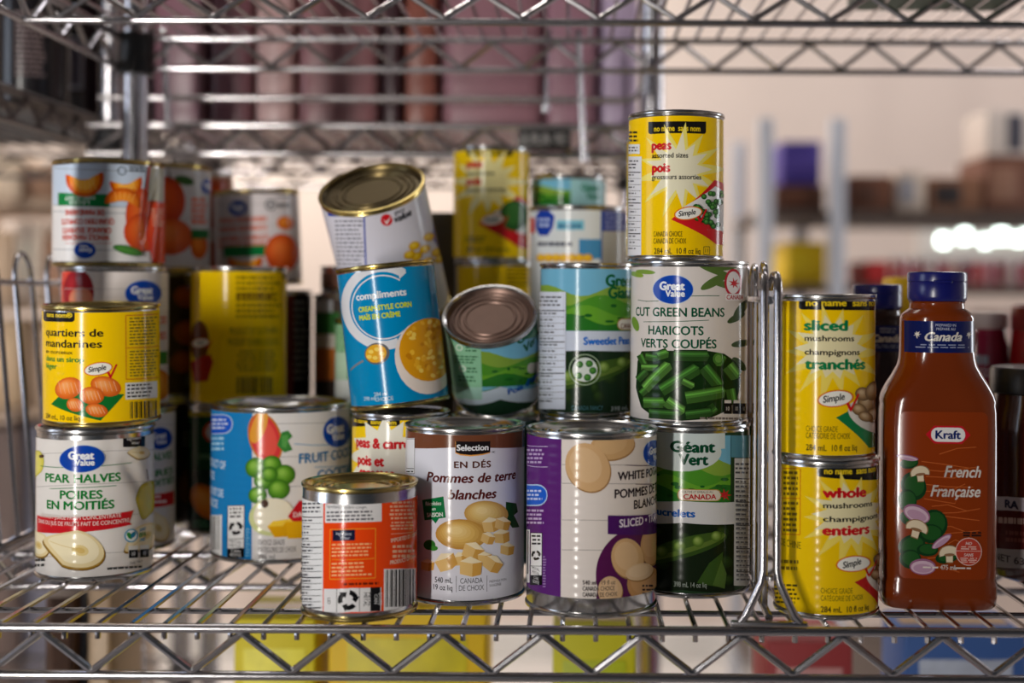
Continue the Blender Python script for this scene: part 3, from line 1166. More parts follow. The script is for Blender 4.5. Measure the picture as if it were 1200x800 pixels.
# --- tilted mandarin can and its dark stack, yellow can with barcode and the green one under it
Y9 = 1.192
g9b = dict(X=X_at(366, Y9) - 0.0385, Y=Y9, R=0.0385, z=0.0, H=0.105)
g9c = dict(g9b, z=0.105, H=0.100)
g9 = dict(X=X_at(303, Y9), Y=Y9, R=0.0398, z=0.2065, H=Z_at(228, Y9, 303) - S - 0.2065)
a = Art(303, 50, 228, 338, 0.0388, g9['H'])
a.planks(256, 350, (246, 270))
a.gv(282, 250, 10.5, 8.5)
a.ring(319, 247, 4.5, 6.5, (90, 92, 96))
a.ell(319, 247, 2.5, 2.5, (120, 122, 126))
a.fine(327, 244.5, 344, 250.5, 1, (70, 70, 76), fill=0.7)
a.fine(326, 236, 343, 240, 1, (110, 110, 114))
for (y, f) in ((266, (260, 314)), (276, (260, 314)), (287, (258, 316)), (295, (258, 312))):
    a.text(('WHOLE MANDARIN', 'ORANGE SEGMENTS', 'QUARTIERS COMPLETS', 'DE MANDARINE')[(266, 276, 287, 295).index(y)], 0, y, 6, (216, 110, 80), fit=f, bold=0.03)
a.rect(264, 293, 314, 305, (18, 122, 60))
a.blob(335, 268, 10, 8, [(214, 100, 20), (238, 140, 50)])
a.blob(330, 302, 20, 22, [(206, 74, 24), (228, 98, 36), (238, 120, 54)])
segment(a, 288, 312, 40, 18)
can('orange_tilt', 'mandarin orange segments can leaning slightly, standing right behind the plain yellow can', g9, a, base=(214, 206, 208), metal=GOLD, ribs=0.2, tilt=Matrix.Translation((0.001, 0, 0.0022)) @ Matrix.Rotation(math.radians(-2.6), 4, 'Y'))
a = Art(330, 40, 340, 460, 0.0375, 0.1)
a.rect(336, 345, 352, 460, (86, 30, 24))
a.fine(352, 350, 364, 440, 12, (110, 108, 104))
a.blob(345, 400, 8, 20, [(70, 20, 18), (96, 30, 22)])
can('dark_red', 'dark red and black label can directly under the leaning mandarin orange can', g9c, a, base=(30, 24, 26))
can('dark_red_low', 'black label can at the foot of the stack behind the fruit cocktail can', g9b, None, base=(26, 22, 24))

Y10 = 1.10
zy = Z_at(478, 1.06, 280) - S
g10 = solve(225, 336, 312, 478, Y=Y10, zb=zy)
a = art_for(g10, 225, 336, 312, 478)
a.blob(236, 400, 11, 24, [(120, 70, 16), (110, 50, 20)])
a.poly([(226, 425), (248, 415), (252, 424), (246, 446), (230, 448)], (176, 40, 26))
a.simple(237, 402, 20)
a.fine(277, 322, 329, 374, 8, (150, 120, 10), fill=0.55)
a.fine(277, 340, 329, 352, 1, (130, 100, 10), fill=0.6)
a.text('PRODUCT OF SOUTH AFRICA', 0, 392, 8, (96, 76, 16), fit=(270, 326), bold=0.0)
a.text("PRODUIT D'AFRIQUE DU SUD", 0, 405, 8, (96, 76, 16), fit=(268, 326), bold=0.0)
a.fine(276, 410, 326, 436, 6, (150, 120, 10), al='C', fill=0.5)
a.barcode(276, 441, 320, 466, bg=None, digits='  ')
a.rect(330, 316, 334, 326, (30, 26, 20))
can('yellow_bar', 'yellow can with its plain barcode side forward, standing behind the fruit cocktail can', g10, a, base=(244, 204, 8), ribs=0.5)
g11 = dict(X=g10['X'] - 0.003, Y=Y10, R=0.0392, z=0.0, H=zy)
a = Art(279, 54, 484, 645, 0.0382, zy)
a.rect(225, 480, 300, 494, (176, 156, 30))
a.ell(254, 514, 11, 13, (196, 60, 30))
a.ell(254, 514, 8, 10, (200, 190, 180))
a.text('LACH', 238, 546, 6, (120, 150, 110), al='L', sx=0.9)
a.rect(225, 560, 300, 640, (18, 40, 26))
a.blob(246, 600, 15, 24, [(182, 92, 20), (214, 122, 30), (226, 146, 60)], rot=-30)
a.fine(232, 622, 250, 632, 2, (60, 110, 80))
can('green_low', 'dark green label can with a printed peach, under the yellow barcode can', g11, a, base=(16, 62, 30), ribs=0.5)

# --- fruit cocktail
g12 = solve(250, 411, 478, 662)
a = art_for(g12, 250, 411, 478, 662)
a.planks(299, 409, (497, 536, 571), col=(150, 150, 152))
a.rect(236, 479, 299, 660, (24, 124, 190))
a.line([(299, 481), (299, 656)], 0.8, (206, 214, 222))
a.rrect(240, 485, 277, 508, 11, (190, 206, 226))
a.rrect(239, 486, 276, 507, 10, (24, 84, 196))
a.fine(252, 489, 272, 503, 3, (200, 214, 240))
a.fine(252, 510, 268, 528, 3, (160, 206, 230))
for (s, y, x0, x1) in (('PRODUCT OF', 546, 243, 269), ('GREECE', 558, 242, 255.5), ('PRODUIT DE', 578, 242, 266.5), ('GR\u00c8CE', 590, 243, 260)):
    a.text(s, 0, y, 9, (206, 222, 236), fit=(x0, x1), bold=0.012)
a.barcode(247, 602, 265, 650, seed=9, digits='0 628915')
a.recycle_box(272, 592, 290, 652)
a.fine(292, 618, 297, 652, 10, (120, 180, 216))
# mango, grapes, pear, pineapple
for (rx, ry, c) in ((18, 31, (196, 120, 40)), (16, 29, (214, 60, 62)), (12, 22, (228, 86, 74))):
    a.ell(313, 514, rx, ry, c, rot=-16)
a.ell(306, 500, 8, 20, (228, 158, 52), rot=18)
a.poly([(331, 507), (338, 505), (343, 512), (338, 517), (343, 528), (334, 531), (326, 522)], (58, 130, 58))
a.poly([(331, 511), (338, 510), (338, 517), (336, 526), (331, 524)], (86, 158, 76))
for (x, y, r) in ((303, 548, 12), (320, 545, 11), (334, 557, 12), (312, 563, 11), (305, 580, 10), (328, 574, 12), (318, 556, 9)):
    a.blob(x, y, r, r, [(58, 112, 28), (98, 156, 44), (140, 190, 76)])
a.ell(320, 606, 24, 22, (206, 212, 150))
a.ell(323, 604, 22, 20, (232, 226, 204))
a.ell(313, 590, 4, 5, (70, 44, 30))
a.poly([(316, 617), (322, 611), (338, 609), (352, 613), (350, 629), (324, 630)], (222, 164, 16))
a.poly([(316, 617), (322, 611), (338, 609), (333, 617)], (240, 200, 60))
a.poly([(336, 612), (360, 610), (362, 632), (338, 632)], (228, 172, 20))
a.poly([(336, 612), (342, 607), (360, 607), (362, 612)], (244, 208, 80))
a.poly([(350, 588), (372, 586), (372, 612), (344, 612), (338, 606)], (196, 30, 40))
a.text('DANS DU SIROP', 344, 607, 5.5, (240, 226, 226), al='L', bold=0.015)
a.line([(345, 521), (365, 523), (390, 523), (409, 521)], 0.9, (40, 140, 196))
a.gv(394, 508, 16.5, 18)
a.text('FRUIT COCKTAIL', 350, 544, 11, (24, 112, 172), al='L', bold=0.02, sx=0.95)
a.line([(368, 549), (390, 549), (408, 548)], 0.9, (40, 140, 196))
a.text('COCKTAIL DE FRUITS', 371, 564, 11, (24, 112, 172), al='L', bold=0.02, sx=0.95)
a.text('CHOICE GRADE', 0, 639, 6.2, (50, 50, 54), fit=(306, 335), bold=0)
a.text('CAT\u00c9GORIE DE CHOIX', 0, 648, 6.2, (50, 50, 54), fit=(306, 348), bold=0)
a.text('796 ml', 0, 656.5, 7, (50, 50, 54), fit=(306, 324), bold=0)
can('cocktail', 'large wide fruit cocktail can with blue side panel, behind the orange can', g12, a, base=(222, 220, 220), ribs=0.75)

# --- small orange-red can in front
g29 = solve(355.5, 491.5, 573, 730.5)
a = art_for(g29, 355.5, 493, 572, 729)
a.nutrition(340, 582, 382, 722, rows=16)
a.rect(384, 589, 449, 611, (224, 222, 222))
a.text('Ingredients: Mandarin oranges,', 0, 595, 3.4, (60, 60, 70), fit=(386, 432), bold=0)
a.fine(386, 597, 447, 610, 3, (100, 98, 104), fill=0.5)
a.frame(390, 619, 442, 677, 1.0, (240, 150, 40))
a.line([(392, 654), (441, 654)], 0.8, (240, 150, 40))
a.rect(393, 620, 418.5, 632.5, (24, 28, 56))
a.text('Ingredient', 405.5, 626, 3.4, (200, 205, 220), al='C', bold=0)
a.text('Wiser', 407, 631, 3.4, (200, 205, 220), al='C', bold=0)
a.fine(392, 635, 438, 652, 4, (246, 180, 120), fill=0.45)
a.fine(392, 657, 438, 675, 4, (246, 180, 120), fill=0.45)
a.fine(406, 681, 449, 685, 1, (120, 34, 12), fill=0.7)
a.rect(383, 688, 449, 716, (222, 220, 220))
a.rect(436.5, 688, 448, 716, (24, 24, 26))
a.recycle(411, 702, 12)
a.line([(398, 688), (398, 716)], 0.7, (110, 110, 110))
a.line([(424, 688), (424, 716)], 0.7, (110, 110, 110))
for (x, s, c) in ((387.5, 'LID', (80, 80, 80)), (429, 'METAL', (50, 50, 50)), (434, 'METAL', (50, 50, 50)), (441, 'CAN', (220, 220, 220)), (446, 'BOITE', (220, 220, 220))):
    a.text(s, x, 702, 4, c, al='C', bold=0.005, rot=-90)
a.fine(458, 587, 488, 610, 5, (246, 190, 150), al='C', fill=0.5)
a.fine(459, 611, 488, 622, 3, (246, 190, 150), al='C', fill=0.5)
a.line([(460, 626), (488, 624)], 0.7, (246, 190, 150))
a.text('IMPORTED BY / IMPORTE', 460, 636, 4.6, (250, 214, 186), al='L', bold=0.02, sx=0.8)
a.fine(462, 638, 489, 655, 3, (246, 190, 150), fill=0.55)
a.text('PRODUCT OF CHINA', 459, 662, 4.6, (250, 214, 186), al='L', bold=0.02, sx=0.8)
a.barcode(452, 667, 491, 720, digits='0 60383 1')
can('orange_front', 'small bright orange-red can with gold rim, frontmost on the shelf edge', g29, a, base=(234, 70, 16), metal=TIN, rim=GOLD, lid=GOLD, ribs=0.25, foot=0.006, head=0.0098)

# --- diced white potatoes
g28 = solve(475.5, 617, 502.5, 711)
a = art_for(g28, 474, 618, 503, 713)
a.rect(470, 500, 622, 524.5, (112, 66, 44))
a.rect(466, 514, 486.5, 556, (226, 226, 230))
a.frame(476, 515, 486.5, 556, 0.6, (70, 60, 60))
a.fine(476, 552, 486, 555, 1, (50, 50, 50))
a.line([(476, 549.5), (486, 550)], 0.7, (50, 50, 50))
a.poly([(534.5, 518), (575, 518), (575, 532), (566, 534.5), (552, 536), (540, 534.5), (534.5, 532)], (226, 158, 80))
a.poly([(535, 518), (575, 518), (575, 531), (566, 533), (552, 534.3), (540, 533), (535, 531)], (30, 24, 26))
a.text('Selection', 0, 529, 6.8, (232, 232, 236), fit=(536, 573), bold=0.02)
a.text('MC', 579, 532, 2.2, (90, 90, 96), al='C')
a.text('EN D\u00c9S', 0, 549.5, 7.4, (88, 40, 30), fit=(533, 576), bold=0.018, space=1.1)
a.text('Pommes de terre', 0, 567, 11, (88, 30, 30), fit=(501, 606), bold=0.02, shear=0.22)
a.text('blanches', 0, 586.5, 11, (88, 30, 30), fit=(526, 583), bold=0.02, shear=0.22)
a.poly([(496, 587), (521, 583), (524, 608), (516, 609), (512, 615), (508, 610), (499, 611)], (12, 116, 62))
a.text('R\u00e9colt\u00e9es', 509, 593.5, 4.5, (226, 236, 230), al='C', bold=0.01, shear=0.15, rot=6, sx=0.85)
a.text('en', 510, 599.5, 4, (226, 236, 230), al='C', bold=0.01, shear=0.15, rot=6)
a.text('SAISON', 511, 607, 4.8, (226, 236, 230), al='C', bold=0.02, rot=6)
a.poly([(594, 590), (607, 592), (609, 602), (604, 606), (611, 620), (602, 621), (594, 610)], (26, 74, 36))
a.blob(571, 604, 26, 15.5, [(196, 152, 82), (220, 186, 112), (234, 208, 146)], rot=4)
a.blob(542, 628, 30, 18, [(190, 142, 66), (218, 178, 98), (234, 206, 140)], rot=4)
a.ell(505, 640, 7, 6, (44, 110, 40))
a.ell(510, 644, 5, 3, (56, 130, 48))


def cube(a, cx, cy, s, rot):
    c, sn = math.cos(math.radians(rot)), math.sin(math.radians(rot))

    def q(x, y):
        return (cx + s * (c * x - sn * y), cy + s * (sn * x + c * y))
    a.poly([q(-1, -0.35), q(0.15, -0.2), q(0.2, 1), q(-0.9, 0.8)], (226, 188, 118))
    a.poly([q(0.15, -0.2), q(1, -0.4), q(0.95, 0.75), q(0.2, 1)], (204, 154, 72))
    a.poly([q(-1, -0.35), q(-0.1, -0.85), q(1, -0.4), q(0.15, -0.2)], (238, 222, 184))


for (x, y, s, r) in ((576, 616, 10, -8), (590, 615, 9, 14), (589, 630, 9.5, -5), (573, 632, 8, 20), (596, 645, 8.5, 6), (503, 663, 8, 5), (541, 656, 9, -14), (524, 659, 12, -24), (556, 647, 12, 22), (569, 655, 8, 0), (579, 662, 11, 30), (553, 665, 13, 4)):
    cube(a, x, y, s, r)
for (s, y, f) in (('540 mL', 685, (511.5, 532)), ('19 oz liq', 693.5, (510, 532))):
    a.text(s, 0, y, 6.4, (46, 46, 54), fit=f, bold=0.006)
a.line([(536.5, 677), (536.5, 696)], 0.6, (90, 90, 98))
a.text('CANADA', 0, 686, 6.2, (60, 60, 68), fit=(541, 567), bold=0)
a.text('DE CHOIX', 0, 694.5, 6.2, (60, 60, 68), fit=(539.5, 568.5), bold=0)
a.line([(572, 677), (572, 696)], 0.6, (90, 90, 98))
a.text('PR\u00c9PARATION', 0, 684.5, 2.8, (80, 80, 88), fit=(575, 595), bold=0)
a.text('SUGG\u00c9R\u00c9E', 0, 689.5, 2.8, (80, 80, 88), fit=(575, 589), bold=0)
can('diced', 'diced white potatoes can with a brown top band, standing in the front row', g28, a, base=(216, 216, 226), ribs=0.3)

# --- sliced white potatoes
g27 = solve(617, 772, 508, 725.5)
a = art_for(g27, 617, 772, 508, 725.5)
a.planks(661, 772, (545, 567, 610, 645), col=(150, 142, 138))
a.rect(600, 505, 660, 703, (88, 36, 112))
a.line([(617, 523), (630, 524), (644, 524)], 0.7, (200, 180, 214))
a.fine(617, 526, 640, 545, 4, (180, 156, 196))
a.line([(617, 546), (630, 548), (644, 548)], 0.7, (200, 180, 214))
a.rrect(604, 568.5, 644, 594, 12, (170, 196, 226))
a.rrect(604, 570, 643, 592.5, 11, (30, 92, 200))
a.fine(618, 574, 638, 588, 3, (190, 206, 236))
a.fine(617, 597, 642, 616, 4, (190, 170, 206))
a.barcode(606, 622, 622.5, 684, seed=12, digits='0 62891')
a.recycle_box(624, 626, 637.5, 686)
a.fine(639, 652, 643, 690, 12, (150, 120, 170))


def slice_(x, y, rx, ry, rot, edge=(158, 118, 72), face=(208, 168, 120), mid=(216, 180, 136)):
    a.ell(x + 0.6, y + 1.4, rx, ry, edge, rot=rot)
    a.ell(x, y, rx * 0.985, ry * 0.975, face, rot=rot)
    a.ell(x - rx * 0.08, y - ry * 0.1, rx * 0.72, ry * 0.7, mid, rot=rot)


slice_(718, 522, 26, 17, -10, face=(200, 160, 110), mid=(206, 168, 120))
slice_(690, 548, 30, 25, 62)
a.line([(733, 545), (750, 546), (771, 544)], 0.8, (88, 60, 80))
a.gv(768, 531, 14, 15)
a.text('WHITE POTATOES', 724, 563, 9.5, (50, 40, 44), al='L', bold=0.018, sx=0.92)
a.line([(745, 567.5), (760, 567.5), (771, 567)], 0.7, (88, 60, 80))
a.text('POMMES DE TERRE', 720.5, 584, 10, (50, 40, 44), al='L', bold=0.018, sx=0.92)
a.text('BLANCHES', 743, 596.5, 10, (50, 40, 44), al='L', bold=0.018, sx=0.92)
a.ell(752, 672, 52, 55, (84, 26, 76), a0=100, a1=268, rot=14)
a.poly([(742, 623), (775, 618), (775, 705), (700, 705), (704, 672), (716, 644)], (84, 26, 76))
slice_(764, 640, 13, 22, 0, face=(200, 156, 108), mid=(206, 164, 118))
slice_(736, 654, 19, 24, -12)
slice_(757, 684, 22, 22, 0, edge=(140, 96, 56), face=(190, 142, 92), mid=(198, 152, 104))
slice_(750, 670, 17, 10, -14, face=(218, 188, 150), mid=(224, 196, 160))
slice_(716, 692, 14, 17, 0, face=(208, 172, 132), mid=(214, 180, 142))
a.poly([(713, 604), (775, 600), (775, 624), (713, 626)], (72, 24, 96))
a.text('SLICED \u2022 TRANCH\u00c9ES', 726, 618, 9, (226, 214, 226), al='L', bold=0.018, sx=0.88)
a.text('540 ml / 19 fl oz', 0, 685.5, 5, (60, 50, 50), fit=(685, 722), bold=0.004)
a.text('CANADA CHOICE', 0, 692.5, 5, (60, 50, 50), fit=(685, 721), bold=0.004)
a.text('CANADA DE CHOIX', 0, 699.5, 5, (60, 50, 50), fit=(685, 724), bold=0.004)
a.fine(753, 684, 770, 698, 3, (60, 44, 44))
can('sliced_potato', 'sliced white potatoes can with a purple side panel, front row beside the diced potatoes', g27, a, base=(222, 212, 204), ribs=1.0, foot=0.0125)

# --- tall green pea can and green beans can at the divider
g25 = solve(744, 880, 503, 707.5)
g25['Y'] += 0.012
g25['X'] += 0.0016


def valley(a, x0, x1, y0, y1, seed=1):
    """printed green hills under a blue sky, no figure"""
    r = random.Random(seed)
    h = y1 - y0
    a.rect(x0, y0, x1, y1, (112, 176, 206))
    w = x1 - x0
    for (k, c) in ((0.36, (126, 160, 60)), (0.52, (74, 140, 40)), (0.68, (98, 158, 44)), (0.82, (40, 110, 36))):
        pts = [(x0 + w * i / 12, y0 + h * (k + 0.09 * math.sin(i * 0.7 + seed + k * 9))) for i in range(13)]
        a.poly([(x0, y1)] + [(x0 + w * i / 12, y1) for i in range(1, 13)] + pts[::-1], c)
    for i in range(16):
        x, y = r.uniform(x0 + 3, x1 - 3), y0 + h * r.uniform(0.6, 0.95)
        a.ell(x, y, r.uniform(2, 6), r.uniform(1, 2.4), (30, 92, 34), n=10)


def pods(a, x0, y0, x1, y1, seed=1, n=5, dark=(22, 34, 18)):
    r = random.Random(seed)
    a.rect(x0, y0, x1, y1, dark)
    for i in range(10):
        x, y = r.uniform(x0, x1), r.uniform(y0 + 4, y1 - 4)
        a.blob(x, y, r.uniform(5, 9), r.uniform(5, 8), [(30, 48, 22), (44, 66, 28)], n=14)
    w = x1 - x0
    pa, pb = (x0 + w * 0.02, y0 + (y1 - y0) * 0.56), (x0 + w * 0.92, y0 + (y1 - y0) * 0.14)
    m = ((pa[0] + pb[0]) / 2, (pa[1] + pb[1]) / 2)
    L = math.hypot(pb[0] - pa[0], pb[1] - pa[1]) / 2
    an = math.degrees(math.atan2(pb[1] - pa[1], pb[0] - pa[0]))
    a.ell(m[0], m[1] + 3, L, 12, (48, 74, 26), rot=an)
    a.ell(m[0], m[1] + 1, L * 0.97, 9, (88, 112, 44), rot=an)
    a.ell(m[0], m[1] - 2, L * 0.92, 6, (60, 86, 32), rot=an)
    for i in range(n):
        t = (i + 0.6) / (n + 0.2)
        rr = 7.5 - 1.4 * i / n
        a.blob(pa[0] + (pb[0] - pa[0]) * t, pa[1] + (pb[1] - pa[1]) * t, rr, rr, [(72, 100, 34), (112, 140, 60), (142, 166, 88)], n=16)


a = art_for(g25, 744, 881, 503, 707.5)
valley(a, 742, 857, 512, 592, 2)
a.ell(800, 532, 46, 24, (196, 206, 204))
a.rect(750, 508, 850, 528, (196, 208, 208))
a.text('G\u00e9ant', 0, 533, 12.5, (14, 70, 44), fit=(786, 839), bold=0.03)
a.text('Vert', 0, 548, 12.5, (14, 70, 44), fit=(796, 831), bold=0.03)
a.rrect(795, 576.5, 846, 590.5, 6, (176, 140, 70))
a.rrect(796, 577.5, 845, 589.7, 5.5, (214, 206, 190))
a.text('CULTIV\u00c9 ET EMBALL\u00c9 AU', 0, 581.5, 2.6, (70, 60, 50), fit=(800, 836), bold=0)
a.text('CANADA', 0, 588.8, 5.8, (180, 36, 40), fit=(802, 840), bold=0.02)
a.burst(850, 583, 3, 7.5, 7, (190, 36, 40))
a.rect(742, 591, 862, 617, (206, 206, 208))
a.text('Pois sucrelets', 0, 609, 8.5, (20, 90, 176), fit=(750, 816), bold=0.025)
pods(a, 742, 617, 862, 697, 4)
a.poly([(818, 688), (832, 664), (848, 650), (846, 672), (842, 692)], (52, 80, 30))
a.poly([(836, 690), (846, 660), (852, 676), (850, 694)], (76, 104, 44))
a.text('398 mL 14 oz liq', 0, 693.5, 6, (160, 170, 160), fit=(792, 829), bold=0)
a.nutrition(861, 539, 884, 690, rows=22, white=(206, 206, 204))
a.rect(857, 512, 900, 538, (84, 140, 160))
can('peas_low', 'tall green pea can with a pea pod picture, under the cut green beans can', g25, a, base=(40, 66, 40), ribs=0.15)

g24 = solve(738, 877, 305, 500, Y=g25['Y'] + 0.002, zb=g25['H'])
a = art_for(g24, 737, 877, 305, 500)


def bean(a, x0, y0, x1, y1, w, c):
    dx, dy = x1 - x0, y1 - y0
    L = math.hypot(dx, dy)
    nx, ny = -dy / L * w / 2, dx / L * w / 2

    def qd(o0, o1, col):
        a.poly([(x0 + nx * o0, y0 + ny * o0), (x1 + nx * o0, y1 + ny * o0), (x1 + dx / L * w * 0.22, y1 + dy / L * w * 0.22) if o0 * o1 < 0 else (x1 + nx * (o0 + o1) / 2, y1 + ny * (o0 + o1) / 2),
                (x1 + nx * o1, y1 + ny * o1), (x0 + nx * o1, y0 + ny * o1)], col)
    k = lambda f: tuple(int(min(255, v * f)) for v in c)
    qd(-1.12, 1.12, k(0.42))
    qd(-0.95, 0.95, k(0.85))
    qd(-0.75, 0.1, k(1.15))
    qd(-0.52, -0.26, k(1.55))


a.ell(745, 322, 9, 3, (132, 160, 50), rot=12)
a.ell(756, 319, 12, 2.6, (120, 150, 60), rot=4)
a.ell(744, 380, 4, 9, (110, 146, 50), rot=-20)
for (x, y, rx, ry, r) in ((838, 318, 22, 3.6, 20), (848, 312, 20, 5, -8), (836, 330, 18, 5, -30), (850, 334, 16, 4, 12), (868, 362, 14, 5, -50), (862, 372, 12, 4, -28), (868, 402, 12, 4, -10), (866, 426, 11, 5, 40)):
    a.ell(x, y, rx, ry, (84, 110, 50) if y < 350 else (58, 78, 44), rot=r)
a.line([(747, 352), (758, 353.5), (772, 353)], 0.8, (24, 92, 56))
a.line([(808, 347), (826, 346.5), (842, 346.5)], 0.8, (24, 92, 56))
a.gv(788.5, 339.5, 23, 16.5)
a.text('CUT GREEN BEANS', 0, 371, 10, (12, 82, 54), fit=(744.5, 848), bold=0.016)
a.line([(754, 377.5), (790, 377), (830, 375)], 0.8, (24, 92, 56))
a.text('HARICOTS', 0, 392.5, 10, (12, 82, 54), fit=(760, 824), bold=0.016)
a.text('VERTS COUP\u00c9S', 0, 408, 10, (12, 82, 54), fit=(751, 839), bold=0.016)
a.poly([(747, 424), (752, 412), (780, 411), (830, 411), (848, 414), (862, 424), (868, 445), (864, 466), (852, 480), (830, 490), (800, 493), (770, 490), (752, 478), (745, 455)], (20, 46, 16))
BC = [(52, 94, 36), (64, 108, 42), (76, 120, 50), (46, 84, 34)]
for i, (x0, y0, x1, y1, w) in enumerate(((750, 416, 757, 430, 8), (764, 420, 782, 414, 11), (752, 431, 772, 431, 8), (790, 417, 828, 417, 13), (757, 418, 770, 420, 9), (846, 416, 840, 426, 12), (852, 428, 862, 440, 16), (748, 446, 758, 436, 9), (752, 462, 764, 452, 9), (755, 472, 778, 472, 13), (782, 470, 800, 482, 14), (762, 484, 796, 486, 11),
                                        (824, 430, 842, 452, 15), (855, 455, 858, 470, 12), (757, 456, 784, 428, 13), (838, 476, 824, 486, 12), (776, 458, 816, 432, 15), (804, 466, 846, 458, 15), (800, 446, 812, 452, 8), (804, 486, 832, 482, 11))):
    bean(a, x0, y0, x1, y1, w, BC[i % 4])
a.ell(841, 420, 6.5, 7, (64, 112, 44))
a.ell(841, 420, 4, 4.5, (98, 146, 66))
a.ell(858, 331, 10.5, 16, (186, 40, 56))
a.ell(858, 331, 8, 13, (232, 226, 226))
a.burst(859, 332, 2.5, 7, 7, (196, 44, 52))
a.rrect(849, 344, 872, 352, 1.5, (232, 226, 226))
a.text('CANADA', 0, 350.5, 5, (186, 40, 56), fit=(850, 870), bold=0.01)
for x in (847, 858, 867.5):
    a.rect(x, 468, x + 9, 484, (22, 20, 22))
    a.rect(x + 0.6, 468, x + 8.4, 471.5, (210, 206, 200))
    a.text('10', x + 4.5, 480, 4.5, (214, 210, 206), al='C', bold=0)
a.fine(820, 487, 872, 492, 1, (120, 110, 104))
can('beans', 'cut green beans can with the divider on its right, under the tall peas can', g24, a, base=(212, 204, 198), ribs=0.5)

g23 = solve(734.5, 848, 128, 300.5, Y=g24['Y'] - 0.001, zb=g25['H'] + g24['H'])


def noname_front(a, words, colr, x=763, kind='peas'):
    (w1, w2, w3, w4) = words
    a.burst(x + 33, 197, 26, 54, 13, (238, 222, 110), yk=1.05)
    a.burst(x + 31, 197, 22, 40, 13, (232, 226, 196), yk=1.05, seed=5)
    a.text(w1, x, 174.5, 10, colr, bold=0.035, sx=0.9)
    a.text(w2, x + 0.5, 184, 5.6, BLK, bold=0.012, sx=0.92)
    a.text(w3, x + 0.5, 200, 10, colr, bold=0.035, sx=0.9)
    a.text(w4, x + 0.5, 208.5, 5.6, BLK, bold=0.012, sx=0.92)


a = art_for(g23, 734.5, 848, 128, 300.5)
a.noname(759, 826, 143, 13.5)
noname_front(a, ('peas', 'assorted sizes', 'pois', 'grosseurs assorties'), RED)
a.fine(734, 152, 748, 166, 3, (40, 36, 20))
a.rect(728, 168, 749, 179, (226, 226, 226))
a.fine(735, 170, 748, 177, 2, (90, 90, 90))
a.nutrition(728, 182, 751.5, 296, rows=13, white=(222, 222, 226))
a.poly([(786, 254), (836, 209), (852, 214), (852, 284), (838, 282)], (204, 30, 36))
a.poly([(800, 240), (837, 216), (850, 224), (850, 268), (838, 266)], (228, 228, 226))
for i in range(46):
    x = rnd.uniform(813, 846)
    y = rnd.uniform(222, 262)
    if (x - 810) + (y - 215) < 26:
        continue
    a.blob(x, y, 3.4, 3.2, [(20, 74, 26), (52, 124, 44), (96, 164, 76)], n=10)
a.simple(805, 247, 29)
a.text('CANADA CHOICE', 0, 273.5, 6, (70, 60, 20), fit=(766, 799), bold=0)
a.text('CANADA DE CHOIX', 0, 281.5, 6, (70, 60, 20), fit=(766, 803.5), bold=0)
a.text('284 mL  10 fl oz liq', 0, 293, 6.4, BLK, fit=(766.5, 820), bold=0.008)
a.frame(824, 285, 831, 294, 0.7, BLK)
a.text('11', 827.5, 292, 5, BLK, al='C', bold=0)
can('peas', 'yellow peas can highest on the right, standing on the cut green beans can', g23, a, base=YEL, ribs=0.35)

# column behind: three more
gb = dict(X=X_at(733, 1.02) + 0.034, Y=1.02, R=0.0340)
ztop = Z_at(156, 0.99, 760) - S
gbc = dict(gb, z=ztop - 0.098, H=0.098)
gbb = dict(gb, z=0.112, H=ztop - 0.098 - 0.112, R=0.034)
gba = dict(gb, z=0.0, H=0.112)
a = Art(785, 52, 156, 300, 0.033, 0.098)
a.fine(736, 176, 748, 270, 12, (90, 76, 16))
can('yellow_rear_top', 'yellow can peeking out behind the left edge of the tall peas can', gbc, a, base=(232, 196, 16))
a = Art(785, 52, 305, 480, 0.033, gbb['H'])
can('yellow_rear_mid', 'yellow can showing as a thin strip left of the cut green beans can', gbb, None, base=(228, 190, 10))
can('rear_low', 'dark can hidden on the shelf behind the tall green pea can', gba, None, base=(44, 52, 44))

# --- sweet peas stack behind the potatoes
g26 = dict(X=X_at(688.5, 0.962), Y=0.962, R=0.0362, z=0.0)
zt26 = Z_at(490, 0.926, 688) - S
g26['H'] = zt26
a = Art(688, 56, 490, 660, 0.0352, zt26)
a.rect(632, 494, 700, 500, (60, 120, 170))
can('rear_mid_low', 'can on the shelf behind the sliced potatoes, only its rim showing', g26, a, base=(56, 110, 150))
g22 = solve(632, 745, 308, 488, Y=0.962, zb=zt26)
a = art_for(g22, 632, 745, 308, 488)
valley(a, 632, 748, 314, 387, 1)
a.text('Green', 709, 335, 13, (14, 92, 50), bold=0.03, sx=0.95)
a.text('Giant', 712, 349, 13, (14, 92, 50), bold=0.03, sx=0.95)
a.rrect(723, 372.5, 760, 386, 6, (176, 140, 70))
a.rrect(724, 373.5, 760, 385, 5.5, (222, 218, 206))
a.text('CANADA', 727, 384, 5.4, (120, 60, 40), bold=0.015, sx=0.9)
a.rect(632, 387, 748, 410, (196, 204, 220))
a.text('Sweetlet Peas', 684, 403, 8.5, (24, 104, 196), bold=0.03, sx=0.92)
pods(a, 632, 410, 750, 481, 9, dark=(24, 44, 26))
a.ring(686, 432, 17, 18.2, (150, 170, 140))
a.ell(686, 432, 14, 14, (206, 214, 206))
for (x, y) in ((680, 426), (691, 425), (695, 433), (689, 441), (679, 439)):
    a.blob(x, y, 4.2, 4.2, [(40, 96, 36), (84, 140, 60)], n=12)
a.text('CANADA FANCY', 0, 479, 5, (70, 120, 130), fit=(671, 707), bold=0)
a.text('398 mL', 0, 479, 5, (160, 170, 170), fit=(716, 736), bold=0)
a.nutrition(626, 342, 664, 478, rows=15, white=(206, 212, 226))
can('sweet_peas', 'sweet peas can with nutrition panel and green hills, standing left of the green beans can', g22, a, base=(44, 84, 60), ribs=0.35)

